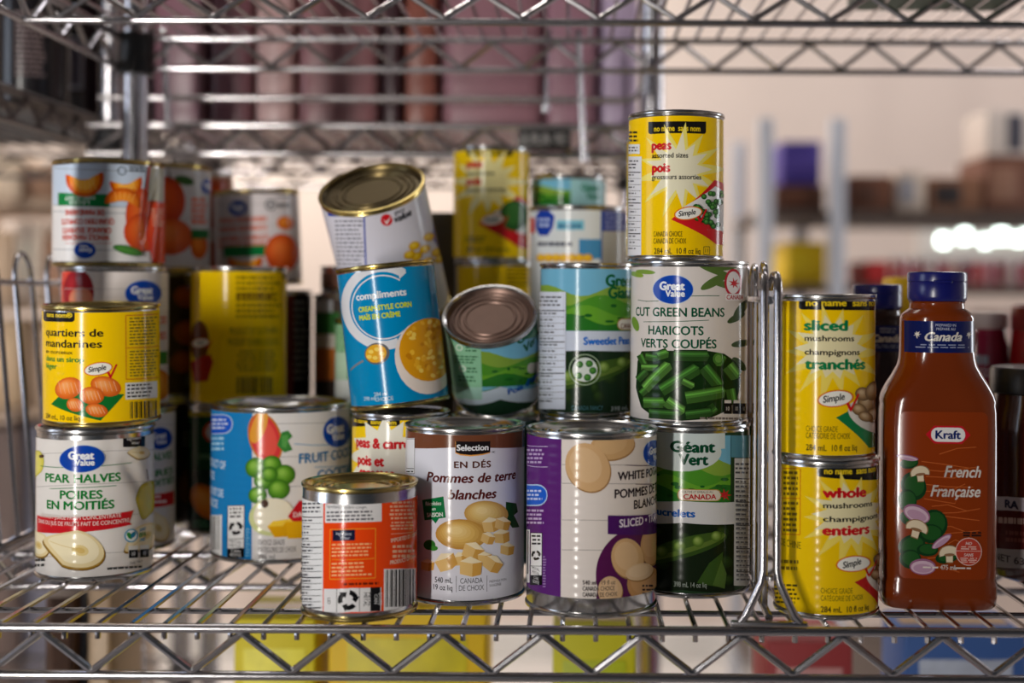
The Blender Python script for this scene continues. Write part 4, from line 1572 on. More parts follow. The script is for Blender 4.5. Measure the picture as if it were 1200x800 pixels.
# --- peas & carrots, cream-style corn leaning on it
g15 = solve(413, 529, 487, 668, Y=0.937)
g15['H'] = Z_at(487, 0.893, 470) - S
a = Art(471.5, 58.5, 487, 676, g15['R'] - 0.001, g15['H'])
a.rect(413, 489, 470, 500, (24, 22, 20))
a.text('no name  sans nom', 0, 498, 5, (240, 208, 30), fit=(416, 466), bold=0.02)
a.burst(452, 534, 30, 46, 12, (232, 230, 214))
a.text('peas & carrots', 419, 522, 11, RED, bold=0.035, sx=0.88)
a.text('pois et', 421, 542, 11, RED, bold=0.035, sx=0.88)
a.text('carottes', 423, 556, 11, RED, bold=0.035, sx=0.88)
can('peas_carrots', 'yellow peas and carrots can under the tilted blue corn can', g15, a, base=(244, 206, 14), ribs=0.4)

tl = math.radians(-6.6)
R14 = 0.0362
H14 = 0.1025
g14 = dict(X=X_at(470, 0.935), Y=0.935, R=R14, z=g15['H'] + R14 * math.sin(-tl), H=H14)
a = Art(458, 59.5, 312, 481, R14 - 0.001, H14, rot=tl)
a.sag = -2
PAL = (214, 216, 222)
a.ring(447, 363, 40, 50.5, PAL, n=36, a0=66, a1=302)
a.poly([(470, 318), (474, 323.5), (466, 331), (465, 326)], PAL)
a.ring(447, 364, 36, 37.6, PAL, n=36, a0=48, a1=302)
a.text('compliments', 0, 353, 8, (226, 230, 234), fit=(415, 475), bold=0.022)
a.text('CREAM-STYLE CORN', 0, 366.5, 5.6, (206, 220, 40), fit=(418, 481), bold=0.028)
a.text('MA\u00cfS EN CR\u00c8ME', 0, 377, 5.6, (206, 220, 40), fit=(419, 468), bold=0.028)
a.ell(500, 422, 39, 44, (226, 214, 206), rot=-10)
a.ell(502, 414, 36, 37, (216, 150, 20), rot=-10)
for i in range(60):
    t, r = rnd.uniform(0, 2 * PI), math.sqrt(rnd.uniform(0, 1))
    a.ell(500 + 33 * r * math.cos(t), 413 + 33 * r * math.sin(t), rnd.uniform(2.4, 4.4), rnd.uniform(1.8, 3), rnd.choice([(236, 184, 50), (240, 204, 90), (196, 126, 14), (230, 170, 36)]), rot=rnd.uniform(0, 180), n=10)
a.line([(408, 440), (416, 432), (424, 427)], 2.4, (120, 124, 128))
a.ell(440, 418, 15, 12.5, (96, 100, 104), rot=-16)
a.ell(439, 418, 12.5, 10.5, (222, 164, 36), rot=-16)
for (x, y) in ((433, 416), (440, 413), (446, 418), (438, 423), (431, 422)):
    a.ell(x, y, 3.2, 2.4, (240, 208, 96), n=10)
a.text('398 mL', 425, 474, 4.5, (190, 214, 226), bold=0.01)
a.text('284 ml', 437, 468, 4.5, (190, 214, 226), bold=0.01)
a.text('CHOICE', 438, 474, 4.5, (190, 214, 226), bold=0.01)
can('corn', 'bright blue cream-style corn can tilted left, leaning on the yellow peas and carrots can', g14, a, base=(0, 132, 186), metal=TIN, rim=GOLD, ribs=0.35, tilt=Matrix.Rotation(tl, 4, 'Y'))

# --- stacks behind the corn cans
g13a = dict(X=-0.166, Y=1.092, R=0.036)
a = Art(442, 50, 350, 480, 0.035, 0.0955)
a.rect(390, 356, 430, 398, (150, 190, 150))
a.fine(393, 362, 412, 400, 8, (70, 130, 80))
a.rect(408, 360, 430, 430, (36, 140, 60))
a.rect(390, 430, 430, 452, (206, 210, 206))
a.blob(405, 466, 10, 8, [(60, 90, 40), (110, 140, 80)])
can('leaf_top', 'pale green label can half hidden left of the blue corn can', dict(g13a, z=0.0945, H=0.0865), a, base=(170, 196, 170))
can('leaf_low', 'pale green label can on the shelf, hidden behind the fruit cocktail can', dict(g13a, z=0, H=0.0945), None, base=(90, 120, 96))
g13b = dict(X=-0.2020, Y=1.197, R=0.0388)
zt = Z_at(345, 1.16, 380) - S
a = Art(418, 48, 345, 470, 0.0378, zt - 0.105)
a.rect(360, 352, 392, 366, (170, 172, 176))
a.rect(372, 366, 400, 392, (44, 92, 44))
a.rect(372, 392, 400, 408, (186, 178, 168))
a.rect(372, 408, 400, 446, (170, 96, 40))
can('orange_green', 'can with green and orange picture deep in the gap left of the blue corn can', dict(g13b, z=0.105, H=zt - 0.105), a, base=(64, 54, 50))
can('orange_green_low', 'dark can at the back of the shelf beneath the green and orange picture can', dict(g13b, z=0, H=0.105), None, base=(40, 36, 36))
can('small_tin', 'short brown tin on top of the stack behind the corn cans', dict(g13b, z=zt, H=0.026, R=0.033), None, base=(96, 66, 54), foot=0.006, head=0.006)

# --- upturned corn can leaning forward over the blue one
a16x, a16y = math.radians(31), math.radians(-9)
R16, H16 = 0.0425, 0.112
TL16 = Matrix.Rotation(a16y, 4, 'Y') @ Matrix.Rotation(a16x, 4, 'X')
ax = (TL16 @ Vector((0, 0, 1)))
top16 = Vector((X_at(434.5, 1.005), 1.005, Z_at(219, 1.005, 434)))
b16 = top16 - ax * H16
a = Art(440, 62, 250, 395, R16 - 0.001, H16, rot=math.radians(-12))
a.sag = 28
NV = (36, 66, 168)
a.rect(370, 246, 413, 258, NV)
a.fine(378, 262, 412, 320, 12, (120, 122, 134), fill=0.4)
a.line([(412, 250), (412, 300), (412, 340)], 1.6, NV)
a.ell(437, 263, 6.6, 6.6, (206, 30, 40))
a.poly([(433, 262), (436.5, 265), (442.5, 258.5), (437, 268)], (236, 230, 230))
a.text('giant', 446, 257.5, 4.6, (50, 50, 56), bold=0.01, rot=0)
a.text('value', 446, 266, 7.4, (40, 40, 46), bold=0.03, shear=0.2)
a.poly([(492, 250), (503, 244), (508, 270), (506, 300), (496, 296), (490, 284)], NV)
for (x, y) in ((485, 282), (468, 292), (480, 296), (494, 300), (470, 304), (462, 302), (498, 308), (484, 310)):
    a.blob(x, y, 7, 5, [(206, 150, 16), (236, 190, 30), (244, 210, 80)], rot=-20, n=12)
can('corn_up', 'white corn can tipped forward showing its dark gold lid, resting above the blue corn can', dict(X=b16.x, Y=b16.y, z=b16.z - S, R=R16, H=H16), a, base=(214, 212, 224), metal=GOLD, lid=mat('dark_gold_lid', (88, 76, 50), rough=0.34, metal=1.0, noise=0.2, nscale=50), ribs=0.25, tilt=TL16)

# --- pea can lying tipped forward, brown lid
g19b = dict(X=X_at(583, 0.985), Y=0.985, R=0.0345, z=0.0, H=Z_at(489, 0.95, 583) - S)
can('rim_only', 'can on the shelf right behind the diced potatoes, only its rim showing', g19b, None, base=(70, 96, 80))
a19x, a19y = math.radians(38), math.radians(-4)
TL19 = Matrix.Rotation(a19y, 4, 'Y') @ Matrix.Rotation(a19x, 4, 'X')
ax = TL19 @ Vector((0, 0, 1))
R19, H19 = 0.0358, 0.074
top19 = Vector((X_at(574.0, 0.955), 0.955, Z_at(368, 0.955, 576)))
b19 = top19 - ax * H19
a = Art(578, 59, 407, 512, R19 - 0.001, H19, rot=math.radians(-5))
a.sag = 38


def v19(y):
    return y


valley(a, 520, 640, 398, 466, 5)
a.rect(520, 398, 560, 500, (140, 196, 160))
for (x, y) in ((533, 412), (536, 441)):
    a.ring(x, y, 3, 4.5, (220, 230, 220))
    a.fine(541, y - 3, 556, y + 6, 2, (60, 110, 76))
a.fine(527, 422, 556, 434, 3, (60, 110, 76))
a.fine(530, 450, 556, 460, 2, (60, 110, 76))
a.text('G\u00e9ant', 604, 410, 11, (16, 90, 60), bold=0.03, sx=0.95)
a.text('Vert', 612, 422, 11, (16, 90, 60), bold=0.03, sx=0.95)
a.rrect(617, 436, 640, 450, 5, (206, 200, 190))
a.rect(520, 466, 645, 484, (196, 210, 226))
a.rect(520, 466, 560, 484, (160, 204, 190))
a.text('Pois d\u2019\u00e9t\u00e9', 592, 478, 8, (24, 84, 170), bold=0.03, sx=0.95)
a.rect(520, 484, 645, 508, (30, 60, 40))
can('peas_lying', 'pea can tipped forward with a brown lid, wedged right of the blue corn can', dict(X=b19.x, Y=b19.y, z=b19.z - S, R=R19, H=H19), a, base=(70, 130, 90), lid=BROWN_TIN, ribs=0.2, tilt=TL19)

# --- far stacks in the middle
Y17 = 1.172
z17 = Z_at(306, Y17 - 0.034, 575) - S
g17 = solve(530, 620, 170, 305, Y=Y17, zb=z17)
a = art_for(g17, 530, 620, 170, 305)
a.noname(546, 600, 172, 11)
a.burst(571, 213, 22, 44, 12, (234, 224, 160))
a.text('peas', 546, 197, 9, RED, bold=0.035, sx=0.9)
a.text('assorted sizes', 546, 206, 5, BLK, bold=0.012, sx=0.85)
a.text('pois', 546, 217, 9, RED, bold=0.035, sx=0.9)
a.text('grosseurs assorties', 546, 225, 5, BLK, bold=0.012, sx=0.85)
a.poly([(560, 262), (606, 229), (618, 236), (618, 292), (606, 288)], (200, 30, 36))
a.poly([(576, 250), (606, 234), (618, 240), (618, 274), (606, 272)], (226, 226, 224))
a.ell(602, 252, 17, 18, (36, 84, 36))
a.ell(601, 250, 12, 13, (52, 104, 46))
a.simple(577, 257, 25)
a.fine(545, 276, 570, 284, 2, (90, 76, 10))
a.text('284 mL 10 fl oz liq', 0, 294, 5.2, BLK, fit=(546, 596), bold=0.006)
can('peas_far', 'yellow peas can of the far row, left of the white can with a blue mark', g17, a, base=(238, 200, 10), ribs=0.4)
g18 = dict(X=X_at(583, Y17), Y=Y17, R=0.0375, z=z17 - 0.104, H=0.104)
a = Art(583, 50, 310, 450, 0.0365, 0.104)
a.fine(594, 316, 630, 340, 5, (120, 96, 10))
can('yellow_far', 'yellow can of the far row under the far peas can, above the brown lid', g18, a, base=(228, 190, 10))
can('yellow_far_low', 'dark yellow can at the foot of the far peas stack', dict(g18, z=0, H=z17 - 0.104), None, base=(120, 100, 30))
Y21 = 1.112
z21 = 0.168
g21 = dict(X=X_at(677, Y21), Y=Y21, R=0.0426, z=z21, H=Z_at(240, Y21 - 0.0426, 677) - S - z21)
a = Art(677, 57.5, 240, 400, 0.0416, g21['H'])
a.rect(619, 256, 626, 275, (206, 50, 44))
a.poly([(628, 252), (634, 246), (642, 246), (650, 254), (648, 268), (642, 278), (632, 278), (627, 268)], (26, 60, 160))
a.fine(631, 255, 644, 268, 2, (170, 186, 222), al='C', fill=0.6)
a.rect(652, 259, 684, 271, (120, 190, 214))
a.fine(654, 262, 683, 269, 1, (60, 110, 150), fill=0.7)
a.fine(630, 284, 673, 291, 1, (60, 64, 84), fill=0.7)
a.rect(678, 282, 704, 306, (70, 140, 190))
a.rect(704, 244, 740, 272, (50, 62, 140))
a.rect(704, 272, 740, 400, (170, 170, 166))
a.line([(704, 244), (704, 400)], 2, (40, 90, 170))
a.fine(708, 248, 734, 270, 4, (130, 140, 190))
for x in range(634, 696, 9):
    a.blob(x, 305, 6, 5, [(220, 160, 30), (240, 196, 60)], n=12)
can('white_far', 'white can with a dark blue mark in the far row above the sweet peas can', g21, a, base=(214, 220, 224), ribs=0.3)
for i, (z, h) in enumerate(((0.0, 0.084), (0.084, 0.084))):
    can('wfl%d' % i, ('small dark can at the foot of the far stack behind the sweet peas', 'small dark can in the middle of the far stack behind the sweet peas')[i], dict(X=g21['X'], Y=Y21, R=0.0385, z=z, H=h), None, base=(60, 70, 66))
Y20 = 1.212
zt20 = Z_at(204, Y20 - 0.036, 665) - S
g20 = dict(X=X_at(665, Y20), Y=Y20, R=0.0362, z=zt20 - 0.104, H=0.104)
a = Art(665, 45, 204, 335, 0.0352, 0.104)
valley(a, 619, 712, 209, 240, 7)
a.rect(668, 209, 712, 240, (150, 196, 200))
a.text('G\u00e9ant', 680, 223, 8, (20, 120, 80), bold=0.03, sx=0.9)
a.text('Vert', 686, 233, 8, (20, 120, 80), bold=0.03, sx=0.9)
can('green_far', 'green and blue label can at the very back, showing above the white can', g20, a, base=(70, 130, 110))
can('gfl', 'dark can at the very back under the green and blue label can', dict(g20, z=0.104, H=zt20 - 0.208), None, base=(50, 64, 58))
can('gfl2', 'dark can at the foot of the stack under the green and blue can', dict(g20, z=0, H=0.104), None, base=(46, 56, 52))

# --- mushrooms right of the divider
g31 = solve(908, 1031, 541, 728)


def mush(a, top, colr, w1, w4, dx, dy, nap, foods):
    (a.noname)(937 + dx, 1040, 347 + dy, 16, x_right=1034)
    a.burst(976 + dx, 412 + dy, 30, 60, 14, (240, 216, 96), yk=1.0)
    a.burst(976 + dx, 408 + dy, 28, 44, 14, (232, 222, 176), yk=0.95, seed=4)
    a.text(w1, 0, 387 + dy, 11.5, colr, fit=(943 + dx, 993 + dx), bold=0.03)
    a.text('mushrooms', 0, 399.5 + dy, 6.4, BLK, fit=(944 + dx, 1000 + dx), bold=0.014)
    a.text('champignons', 0, 415.5 + dy, 6.4, BLK, fit=(944 + dx, 1006.5 + dx), bold=0.014)
    a.text(w4, 0, 432 + dy, 11.5, colr, fit=(944 + dx, 1013 + dx) if len(w4) > 7 else (943 + dx, 997 + dx), bold=0.03)
    a.poly([(980 + dx, 488 + dy), (994 + dx, 480 + dy), (1032 + dx, 500 + dy), (1036 + dx, 520 + dy), (1018 + dx, 522 + dy)], nap)
    a.ell(1022 + dx, 486 + dy, 30, 17, (222, 216, 206), rot=22)
    for (x, y, rx, ry, r) in foods:
        a.blob(x + dx, y + dy, rx, ry, [(112, 84, 52), (168, 134, 92), (204, 178, 140)], rot=r, n=14)
    a.simple(979 + dx, 466 + dy, 38)


FOODS = ((1016, 470, 12, 13, 0), (1006, 478, 9, 7, 20), (1024, 484, 11, 9, -20), (1010, 460, 9, 8, 10), (1022, 456, 9, 12, 30), (1013, 486, 9, 6, 15))
a = art_for(g31, 908, 1031, 541, 733)
mush(a, 0, RED, 'whole', 'entiers', 22, 197, (190, 30, 30), FOODS)
a.fine(897, 555, 911, 720, 30, (120, 98, 14), fill=0.4, seed=8)
a.frame(918, 551, 940, 631, 0.9, (206, 90, 20))
a.fine(920, 553, 938, 585, 5, (120, 96, 20))
a.line([(918, 587), (940, 587)], 0.8, (206, 90, 20))
a.fine(920, 590, 938, 629, 6, (120, 96, 20))
a.text('PRODUIT DE CHINE', 0, 645, 8.5, (90, 76, 20), fit=(903, 941), bold=0)
a.fine(916, 660, 940, 676, 2, (120, 96, 20))
a.fine(908, 690, 940, 716, 5, (80, 66, 16))
a.text('CHOICE GRADE', 0, 700, 6.4, (90, 76, 20), fit=(964, 1000), bold=0)
a.text('CAT\u00c9GORIE DE CHOIX', 0, 708.5, 6.4, (90, 76, 20), fit=(964, 1012), bold=0)
a.text('284 mL  10 fl oz liq', 0, 722, 7, BLK, fit=(964, 1018.5), bold=0.008)
can('mush_low', 'yellow whole mushrooms can on the shelf right of the divider', g31, a, base=(240, 198, 10), ribs=0.5)
g30 = solve(906, 1026, 345, 537.5, Y=g31['Y'] - 0.0005, zb=g31['H'])
a = art_for(g30, 906, 1026, 345, 539)
mush(a, 0, (18, 128, 74), 'sliced', 'tranch\u00e9s', 0, 0, (20, 120, 66), FOODS)
a.fine(902, 352, 916, 520, 20, (110, 90, 14), seed=5)
a.line([(921, 360), (921, 440)], 0.8, (206, 120, 20))
a.text('CHOICE GRADE', 0, 505, 6.6, (90, 76, 20), fit=(946, 982), bold=0)
a.text('CAT\u00c9GORIE DE CHOIX', 0, 513, 6.6, (90, 76, 20), fit=(946, 996), bold=0)
a.text('284 mL  10 fl oz liq', 0, 527, 7, BLK, fit=(946, 1004), bold=0.008)
can('mush_top', 'yellow sliced mushrooms can standing on the whole mushrooms can', g30, a, base=YEL, ribs=0.5)

# ---------------------------------------------------------------- dressing bottles and jars
SAUCE = mat('orange_sauce', (118, 46, 6), rough=0.14, spec=0.5, coat=0.3, noise=0.06, nscale=18)
SAUCE_DARK = mat('brown_dressing', (48, 26, 18), rough=0.14, coat=0.3)
NAVY_CAP = mat('navy_plastic_cap', (18, 22, 98), rough=0.25, spec=0.5)


def sup(a, b, n, t):
    c, s = math.cos(t), math.sin(t)
    return (a * math.copysign(abs(c) ** (2 / n), c), b * math.copysign(abs(s) ** (2 / n), s))


def loft(levels, n=56):
    """levels: (z, half width, half depth, squareness)"""
    m = MB()
    vs, fs = [], []
    for (z, a_, b_, e) in levels:
        for j in range(n):
            x, y = sup(a_, b_, e, 2 * PI * j / n + 0.0001)
            vs.append((x, y, z))
    for i in range(len(levels) - 1):
        for j in range(n):
            p, q = i * n + j, i * n + (j + 1) % n
            fs.append((p, q, q + n, p + n))
    fs.append(tuple(range(n - 1, -1, -1)))
    fs.append(tuple((len(levels) - 1) * n + j for j in range(n)))
    m.add(vs, fs)
    return m


def bottle(label, x, y, k, sauce, front_art, rotz):
    """squeeze bottle: base, flat body, sloping shoulders, neck label, collar, flip cap"""
    t = thing('dressing_bottle', label, 'bottle', (x, y, S), rotz, group='dressing bottles beside the divider')
    mm = 0.001 * k
    hm = mm * 0.972
    lev = [(0.4, 33, 20, 4), (0, 36, 22, 4), (2, 37.6, 23.5, 4.2), (8, 38.2, 24, 4.5), (17, 38.2, 24, 4.5), (20, 37.2, 23.2, 4.5), (23, 37.8, 23.6, 4.5), (60, 37.8, 23.6, 4.5), (120, 37.8, 23.6, 4.4),
           (134, 37.6, 23.6, 4.2), (138, 37.2, 23.2, 4), (141, 37.6, 23.4, 3.8), (145, 36.6, 23, 3.6), (151, 34, 22.4, 3.2), (158, 30, 21.4, 2.8), (165, 26.4, 20.4, 2.5), (170, 25.2, 19.8, 2.4), (175, 24.8, 19.6, 2.3),
           (195, 24.6, 19.5, 2.3), (198, 24.4, 19.4, 2.3), (200.5, 23.4, 19.0, 2.3), (203, 20.5, 18.2, 2.15), (204.5, 18.4, 17.6, 2), (208, 18.0, 17.4, 2), (209, 18.6, 18.2, 2), (210, 17.5, 17, 2)]
    lev = [(z * hm, a_ * mm, b_ * mm, e) for z, a_, b_, e in lev]
    body = loft(lev, 72).build('body', sauce, t)

    def depth(u, v, e=0.0004):
        for i in range(1, len(lev) - 1):
            if lev[i][0] <= v <= lev[i + 1][0]:
                f = (v - lev[i][0]) / max(1e-6, lev[i + 1][0] - lev[i][0])
                a_, b_, n_ = [lev[i][j] + (lev[i + 1][j] - lev[i][j]) * f for j in (1, 2, 3)]
                q = min(0.999, abs(u) / (a_ + e))
                return (b_ + e) * (1 - q ** n_) ** (1 / n_)
        return 0.02
    cap = MB()
    cz = 209.5
    prof = [(0, 0), (18.4, 0), (19.2, 0.8), (19.6, 3), (19.6, 12.4), (19.2, 13.0), (19.7, 13.4), (19.7, 18.0), (19.2, 19.2), (17.8, 19.8), (0, 19.9)]
    cap.lathe([(r * mm, z * mm) for r, z in prof], n=56, c=(0, 0, cz * hm))
    cp = cap.build('cap', NAVY_CAP, t)
    MB().box(-6 * mm, -20.9 * mm, cz * hm + 12.2 * mm, 6 * mm, -18.5 * mm, cz * hm + 14 * mm, 0.0004).build('thumb_tab', NAVY_CAP, cp)
    # neck label wraps the whole neck
    nl = Art(0, 1, 0, 1, 0.0238 * k, 0.2)
    nl.U = lambda q: q
    nl.P = lambda px, py: (px * mm, py * hm)
    nl.k = mm
    nl.rect(-23.2, 174.5, 23.2, 196, (18, 30, 92))
    nl.text('PREPARED IN', 2.0, 192.4, 1.7, (200, 206, 224), al='C', bold=0)
    nl.text('PR\u00c9PAR\u00c9 AU', 2.0, 189.8, 1.7, (200, 206, 224), al='C', bold=0)
    nl.text('Canada', 0, 182.6, 5.6, (226, 222, 214), fit=(-11.5, 13), bold=0.02, shear=0.35)
    for lx in (-16, 18):
        nl.burst(lx, 187, 0.9, 2.4, 7, (226, 222, 214))
        nl.poly([(lx - 0.2, 186), (lx + 0.2, 186), (lx + 0.2, 184), (lx - 0.2, 184)], (226, 222, 214))
    nl.fine(-17, 180.6, 18, 177.2, 2, (150, 160, 190), al='C', fill=0.4)
    nl.build(t, None, mapper=lambda u, v, l: ((u, -depth(u, v, 0.0003 + l), v), Vector((u * 0.9, -depth(u, v), 0)).normalized()), name='neck_label', vr=(0, 1), ribs=0)
    if front_art:
        fa = Art(0, 1, 0, 1, 0.03 * k, 0.2)
        fa.U = lambda q: q
        fa.P = lambda px, py: (px * mm, (28 + (py - 28) * 1.10) * hm)
        fa.k = mm
        front_art(fa)
        fa.build(t, None, mapper=lambda u, v, l: ((u, -depth(u, v, 0.0003 + l), v), Vector((u * 0.25, -depth(u, v), 0)).normalized()), name='front_label', vr=(0, 1), ribs=0)
    return t


gK = solve(1030, 1166, 326, 716)
kk = gK['R'] / 0.0382 * 0.955
KY = HC * F / (716 - 2.7 - PY) + 0.024 * kk
KX = X_at(1098, KY)


def french(a):
    # printed on the front panel, millimetres from the middle of the foot
    o = (138, 54, 16)
    a.rrect(-28, 22, 29, 125, 4, o)
    r = random.Random(4)
    for i in range(16):
        y = 30 + i * 4.6
        a.line([(r.uniform(-20, 5), y), (r.uniform(-2, 10), y + r.uniform(-3, 4)), (r.uniform(8, 26), y + r.uniform(-4, 5))], 0.5, (190, 96, 44))
    LF, LD, MU, ON = (34, 84, 36), (20, 58, 28), (222, 206, 178), (206, 178, 196)
    for (x, y, rx, ry, q) in ((-22, 93, 6, 3.4, 10), (-19, 79, 8, 9, 30), (-23, 70, 6, 7, 0), (-20, 59, 8, 5, -10), (-6, 56, 9, 9, 40), (-8, 50, 8, 6, 0), (-20, 42, 9, 7, 20), (-21, 34, 7, 6, 0), (3, 36, 8, 4, 15), (-10, 40, 7, 4, 0)):
        a.ell(x, y, rx, ry, LD, rot=q, n=18)
        a.ell(x + 0.4, y + 0.5, rx * 0.8, ry * 0.75, LF, rot=q, n=18)
    for (x, y, rx, ry, q) in ((-23, 96.5, 7, 1.6, -8), (-17, 62, 9, 5.5, -20), (-1, 45.5, 7.5, 2.4, 35), (-13, 29.5, 8.5, 5, 0)):
        a.ell(x, y, rx, ry, (150, 96, 130), rot=q, n=20)
        a.ell(x, y - 0.3, rx * 0.9, ry * 0.8, ON, rot=q, n=20)
        a.ell(x, y - 0.9, rx * 0.72, ry * 0.55, (184, 146, 172), rot=q, n=20)

    def mushroom(x, y, s, q):
        c, sn = math.cos(math.radians(q)), math.sin(math.radians(q))
        pts = []
        for i in range(17):
            t = PI * i / 16
            pts.append((s * math.cos(t), s * 0.75 * math.sin(t)))
        pts += [(-s * 0.95, -s * 0.25), (-s * 0.35, -s * 0.12), (-s * 0.34, -s * 0.8), (s * 0.3, -s * 0.85), (s * 0.34, -s * 0.12), (s * 0.95, -s * 0.25)]
        a.poly([(x + c * u - sn * v, y + sn * u + c * v) for u, v in pts], (150, 116, 80))
        a.poly([(x + (c * u - sn * v) * 0.9, y + (sn * u + c * v) * 0.9) for u, v in pts], MU)
        a.ell(x + sn * s * 0.1, y - c * s * 0.1, s * 0.5, s * 0.14, (140, 104, 74), rot=q, n=12)
    mushroom(-15, 87, 6.5, 8)
    mushroom(-17, 53, 7.5, -14)
    mushroom(4, 38, 7.0, 4)
    # maker's mark: white lozenge in red, blue word
    a.poly([(-11.5, 111), (-6, 116.5), (12, 116.5), (17.5, 111), (12, 105.5), (-6, 105.5)], (196, 26, 40))
    a.rrect(-8, 106.6, 14, 115.4, 4.2, (232, 230, 230))
    a.text('Kraft', 3, 108.6, 5.2, (26, 46, 120), al='C', bold=0.022, sx=1.05)
    a.text('French', 12.5, 85, 7.2, (226, 220, 212), al='C', bold=0.012, shear=0.3, sx=0.82)
    a.text('Fran\u00e7aise', 8, 73, 7.2, (226, 220, 212), al='C', bold=0.012, shear=0.3, sx=0.82)
    a.fine(13, 52, 26, 48.6, 2, (50, 30, 24), fill=0.7)
    a.ell(16.5, 39.5, 8.6, 8.6, (226, 190, 180), n=32)
    a.ell(16.5, 39.5, 8.1, 8.1, (186, 66, 50), n=32)
    a.text('NO', 16.5, 43.6, 1.9, (232, 206, 200), al='C', bold=0.02, shear=0.2)
    a.fine(11, 43, 22, 40.6, 2, (226, 190, 180), al='C')
    a.line([(8.6, 39.9), (24.4, 39.9)], 0.35, (226, 190, 180))
    a.text('SANS', 16.5, 36.6, 1.9, (232, 206, 200), al='C', bold=0.02, shear=0.2)
    a.fine(11, 36, 22, 32.6, 3, (226, 190, 180), al='C')
    a.text('475 mL', 3.5, 28.2, 3, (232, 224, 214), al='C', bold=0.01, sx=0.8)
    a.fine(-13, 30.2, -3, 28.4, 1, (226, 216, 206))
    a.fine(8, 30.2, 18, 28.4, 1, (226, 216, 206))


rk = math.atan2(-KX, KY) * 0.3
bottle('orange French dressing bottle with navy cap, frontmost on the right', KX, KY, kk, SAUCE, french, rk)
bottle('dark brown dressing bottle with navy cap, half hidden behind the sliced mushrooms can', X_at(1028, 0.985), 0.985, kk * 0.965, SAUCE_DARK, None, 0.1)


def jar(name, label, x, y, prof, m, parts, cat='jar', group=None):
    t = thing(name, label, cat, (x, y, S), math.atan2(-x, y), group=group)
    MB().lathe(prof, n=56).build('body', m, t)
    for pn, pp, pm in parts:
        MB().lathe(pp, n=56).build(pn, pm, t)
    return t


# dark jar at the right edge
gj = solve(1160, 1292, 436, 690)
R = gj['R']
HJ = Z_at(434, gj['Y'] - R, 1200) - S
jz = HJ - 0.016
t = jar('sauce_jar', 'dark red sauce jar with a black lid at the right edge', gj['X'], gj['Y'],
        [(0, 0.0006), (R * 0.8, 0), (R * 0.97, 0.003), (R, 0.009), (R, HJ * 0.70), (R * 0.97, HJ * 0.76), (R * 0.9, HJ * 0.83), (R * 0.88, jz), (0, jz)],
        mat('dark_red_sauce', (62, 20, 14), rough=0.12, coat=0.4, noise=0.2, nscale=40),
        [('lid', [(0, jz - 0.003), (R * 0.92, jz - 0.003), (R * 0.955, jz - 0.002), (R * 0.955, HJ - 0.002), (R * 0.92, HJ), (0, HJ)], mat('black_lid', (12, 11, 14), rough=0.3))])
a = Art(1226, 66, 436, 690, R, HJ)
a.rect(1150, 588, 1280, 668, (74, 22, 22))
a.rect(1160, 586, 1212, 602, (168, 158, 166))
a.text('RA', 1183, 598.5, 9, (34, 34, 60), bold=0.03, sx=1.1)
a.fine(1176, 608, 1240, 618, 1, (168, 140, 130), fill=0.7)
a.fine(1184, 624, 1240, 640, 2, (110, 60, 54), fill=0.6)
a.rect(1150, 646, 1280, 668, (150, 142, 142))
a.text('NET 637', 0, 664, 8, (60, 50, 56), fit=(1172, 1212), bold=0.01)
a.build(t, None, vr=(0.004, HJ), ribs=0, full=False)

# pale bottle peeking out behind the dressing
Yw = 1.0
Rw = 0.028
xw = X_at(1181, Yw) - Rw
jar('squeeze_bottle', 'pale grey rounded bottle peeking out right behind the orange dressing bottle', xw, Yw,
    [(0, 0.0005), (Rw * 0.85, 0), (Rw, 0.006), (Rw, 0.075), (Rw * 0.96, 0.085), (Rw * 0.8, 0.095), (Rw * 0.5, 0.104), (Rw * 0.42, 0.112), (0, 0.112)],
    mat('pale_plastic', (176, 168, 160), rough=0.4), [('cap', [(0, 0.110), (Rw * 0.5, 0.110), (Rw * 0.5, 0.124), (Rw * 0.45, 0.127), (0, 0.127)], mat('grey_cap', (120, 116, 112), rough=0.4))], cat='bottle')

# jars further back on the same shelf
Yp = 1.13
rp = 0.027
zp = Z_at(367, Yp - rp, 1150) - S
t = jar('jam_jar', 'dark pink jar with pale print and a pale lid, far behind the dressing bottle', X_at(1146, Yp), Yp,
        [(0, 0.0005), (rp * 0.85, 0), (rp, 0.005), (rp, zp - 0.03), (rp * 0.9, zp - 0.02), (rp * 0.88, zp - 0.012), (0, zp - 0.012)], mat('pink_jam', (134, 16, 52), rough=0.15, coat=0.4),
        [('lid', [(0, zp - 0.014), (rp * 0.9, zp - 0.014), (rp * 0.95, zp - 0.012), (rp * 0.95, zp - 0.002), (rp * 0.9, zp), (0, zp)], mat('pale_lid', (196, 180, 180), rough=0.35))])
a = Art(1146, 35, 367, 560, rp, zp)
a.fine(1126, 402, 1166, 412, 1, (150, 160, 176), fill=0.8)
a.fine(1124, 415, 1168, 424, 2, (206, 190, 200))
a.build(t, None, vr=(0.004, zp), ribs=0, full=False)
Yr = 1.10
rr_ = 0.030
zr_ = Z_at(357, Yr - rr_, 1200) - S
jar('ketchup_bottle', 'red bottle at the far right behind the dark jar', X_at(1226, Yr), Yr,
    [(0, 0.0005), (rr_ * 0.85, 0), (rr_, 0.005), (rr_, zr_ - 0.05), (rr_ * 0.97, zr_ - 0.035), (rr_ * 0.93, zr_ - 0.022), (0, zr_ - 0.022)], mat('red_plastic', (150, 14, 18), rough=0.25, coat=0.2),
    [('cap', [(0, zr_ - 0.022), (rr_ * 0.95, zr_ - 0.022), (rr_ * 0.95, zr_ - 0.003), (rr_ * 0.85, zr_), (0, zr_)], mat('dark_red_cap', (120, 20, 24), rough=0.35))], cat='bottle')


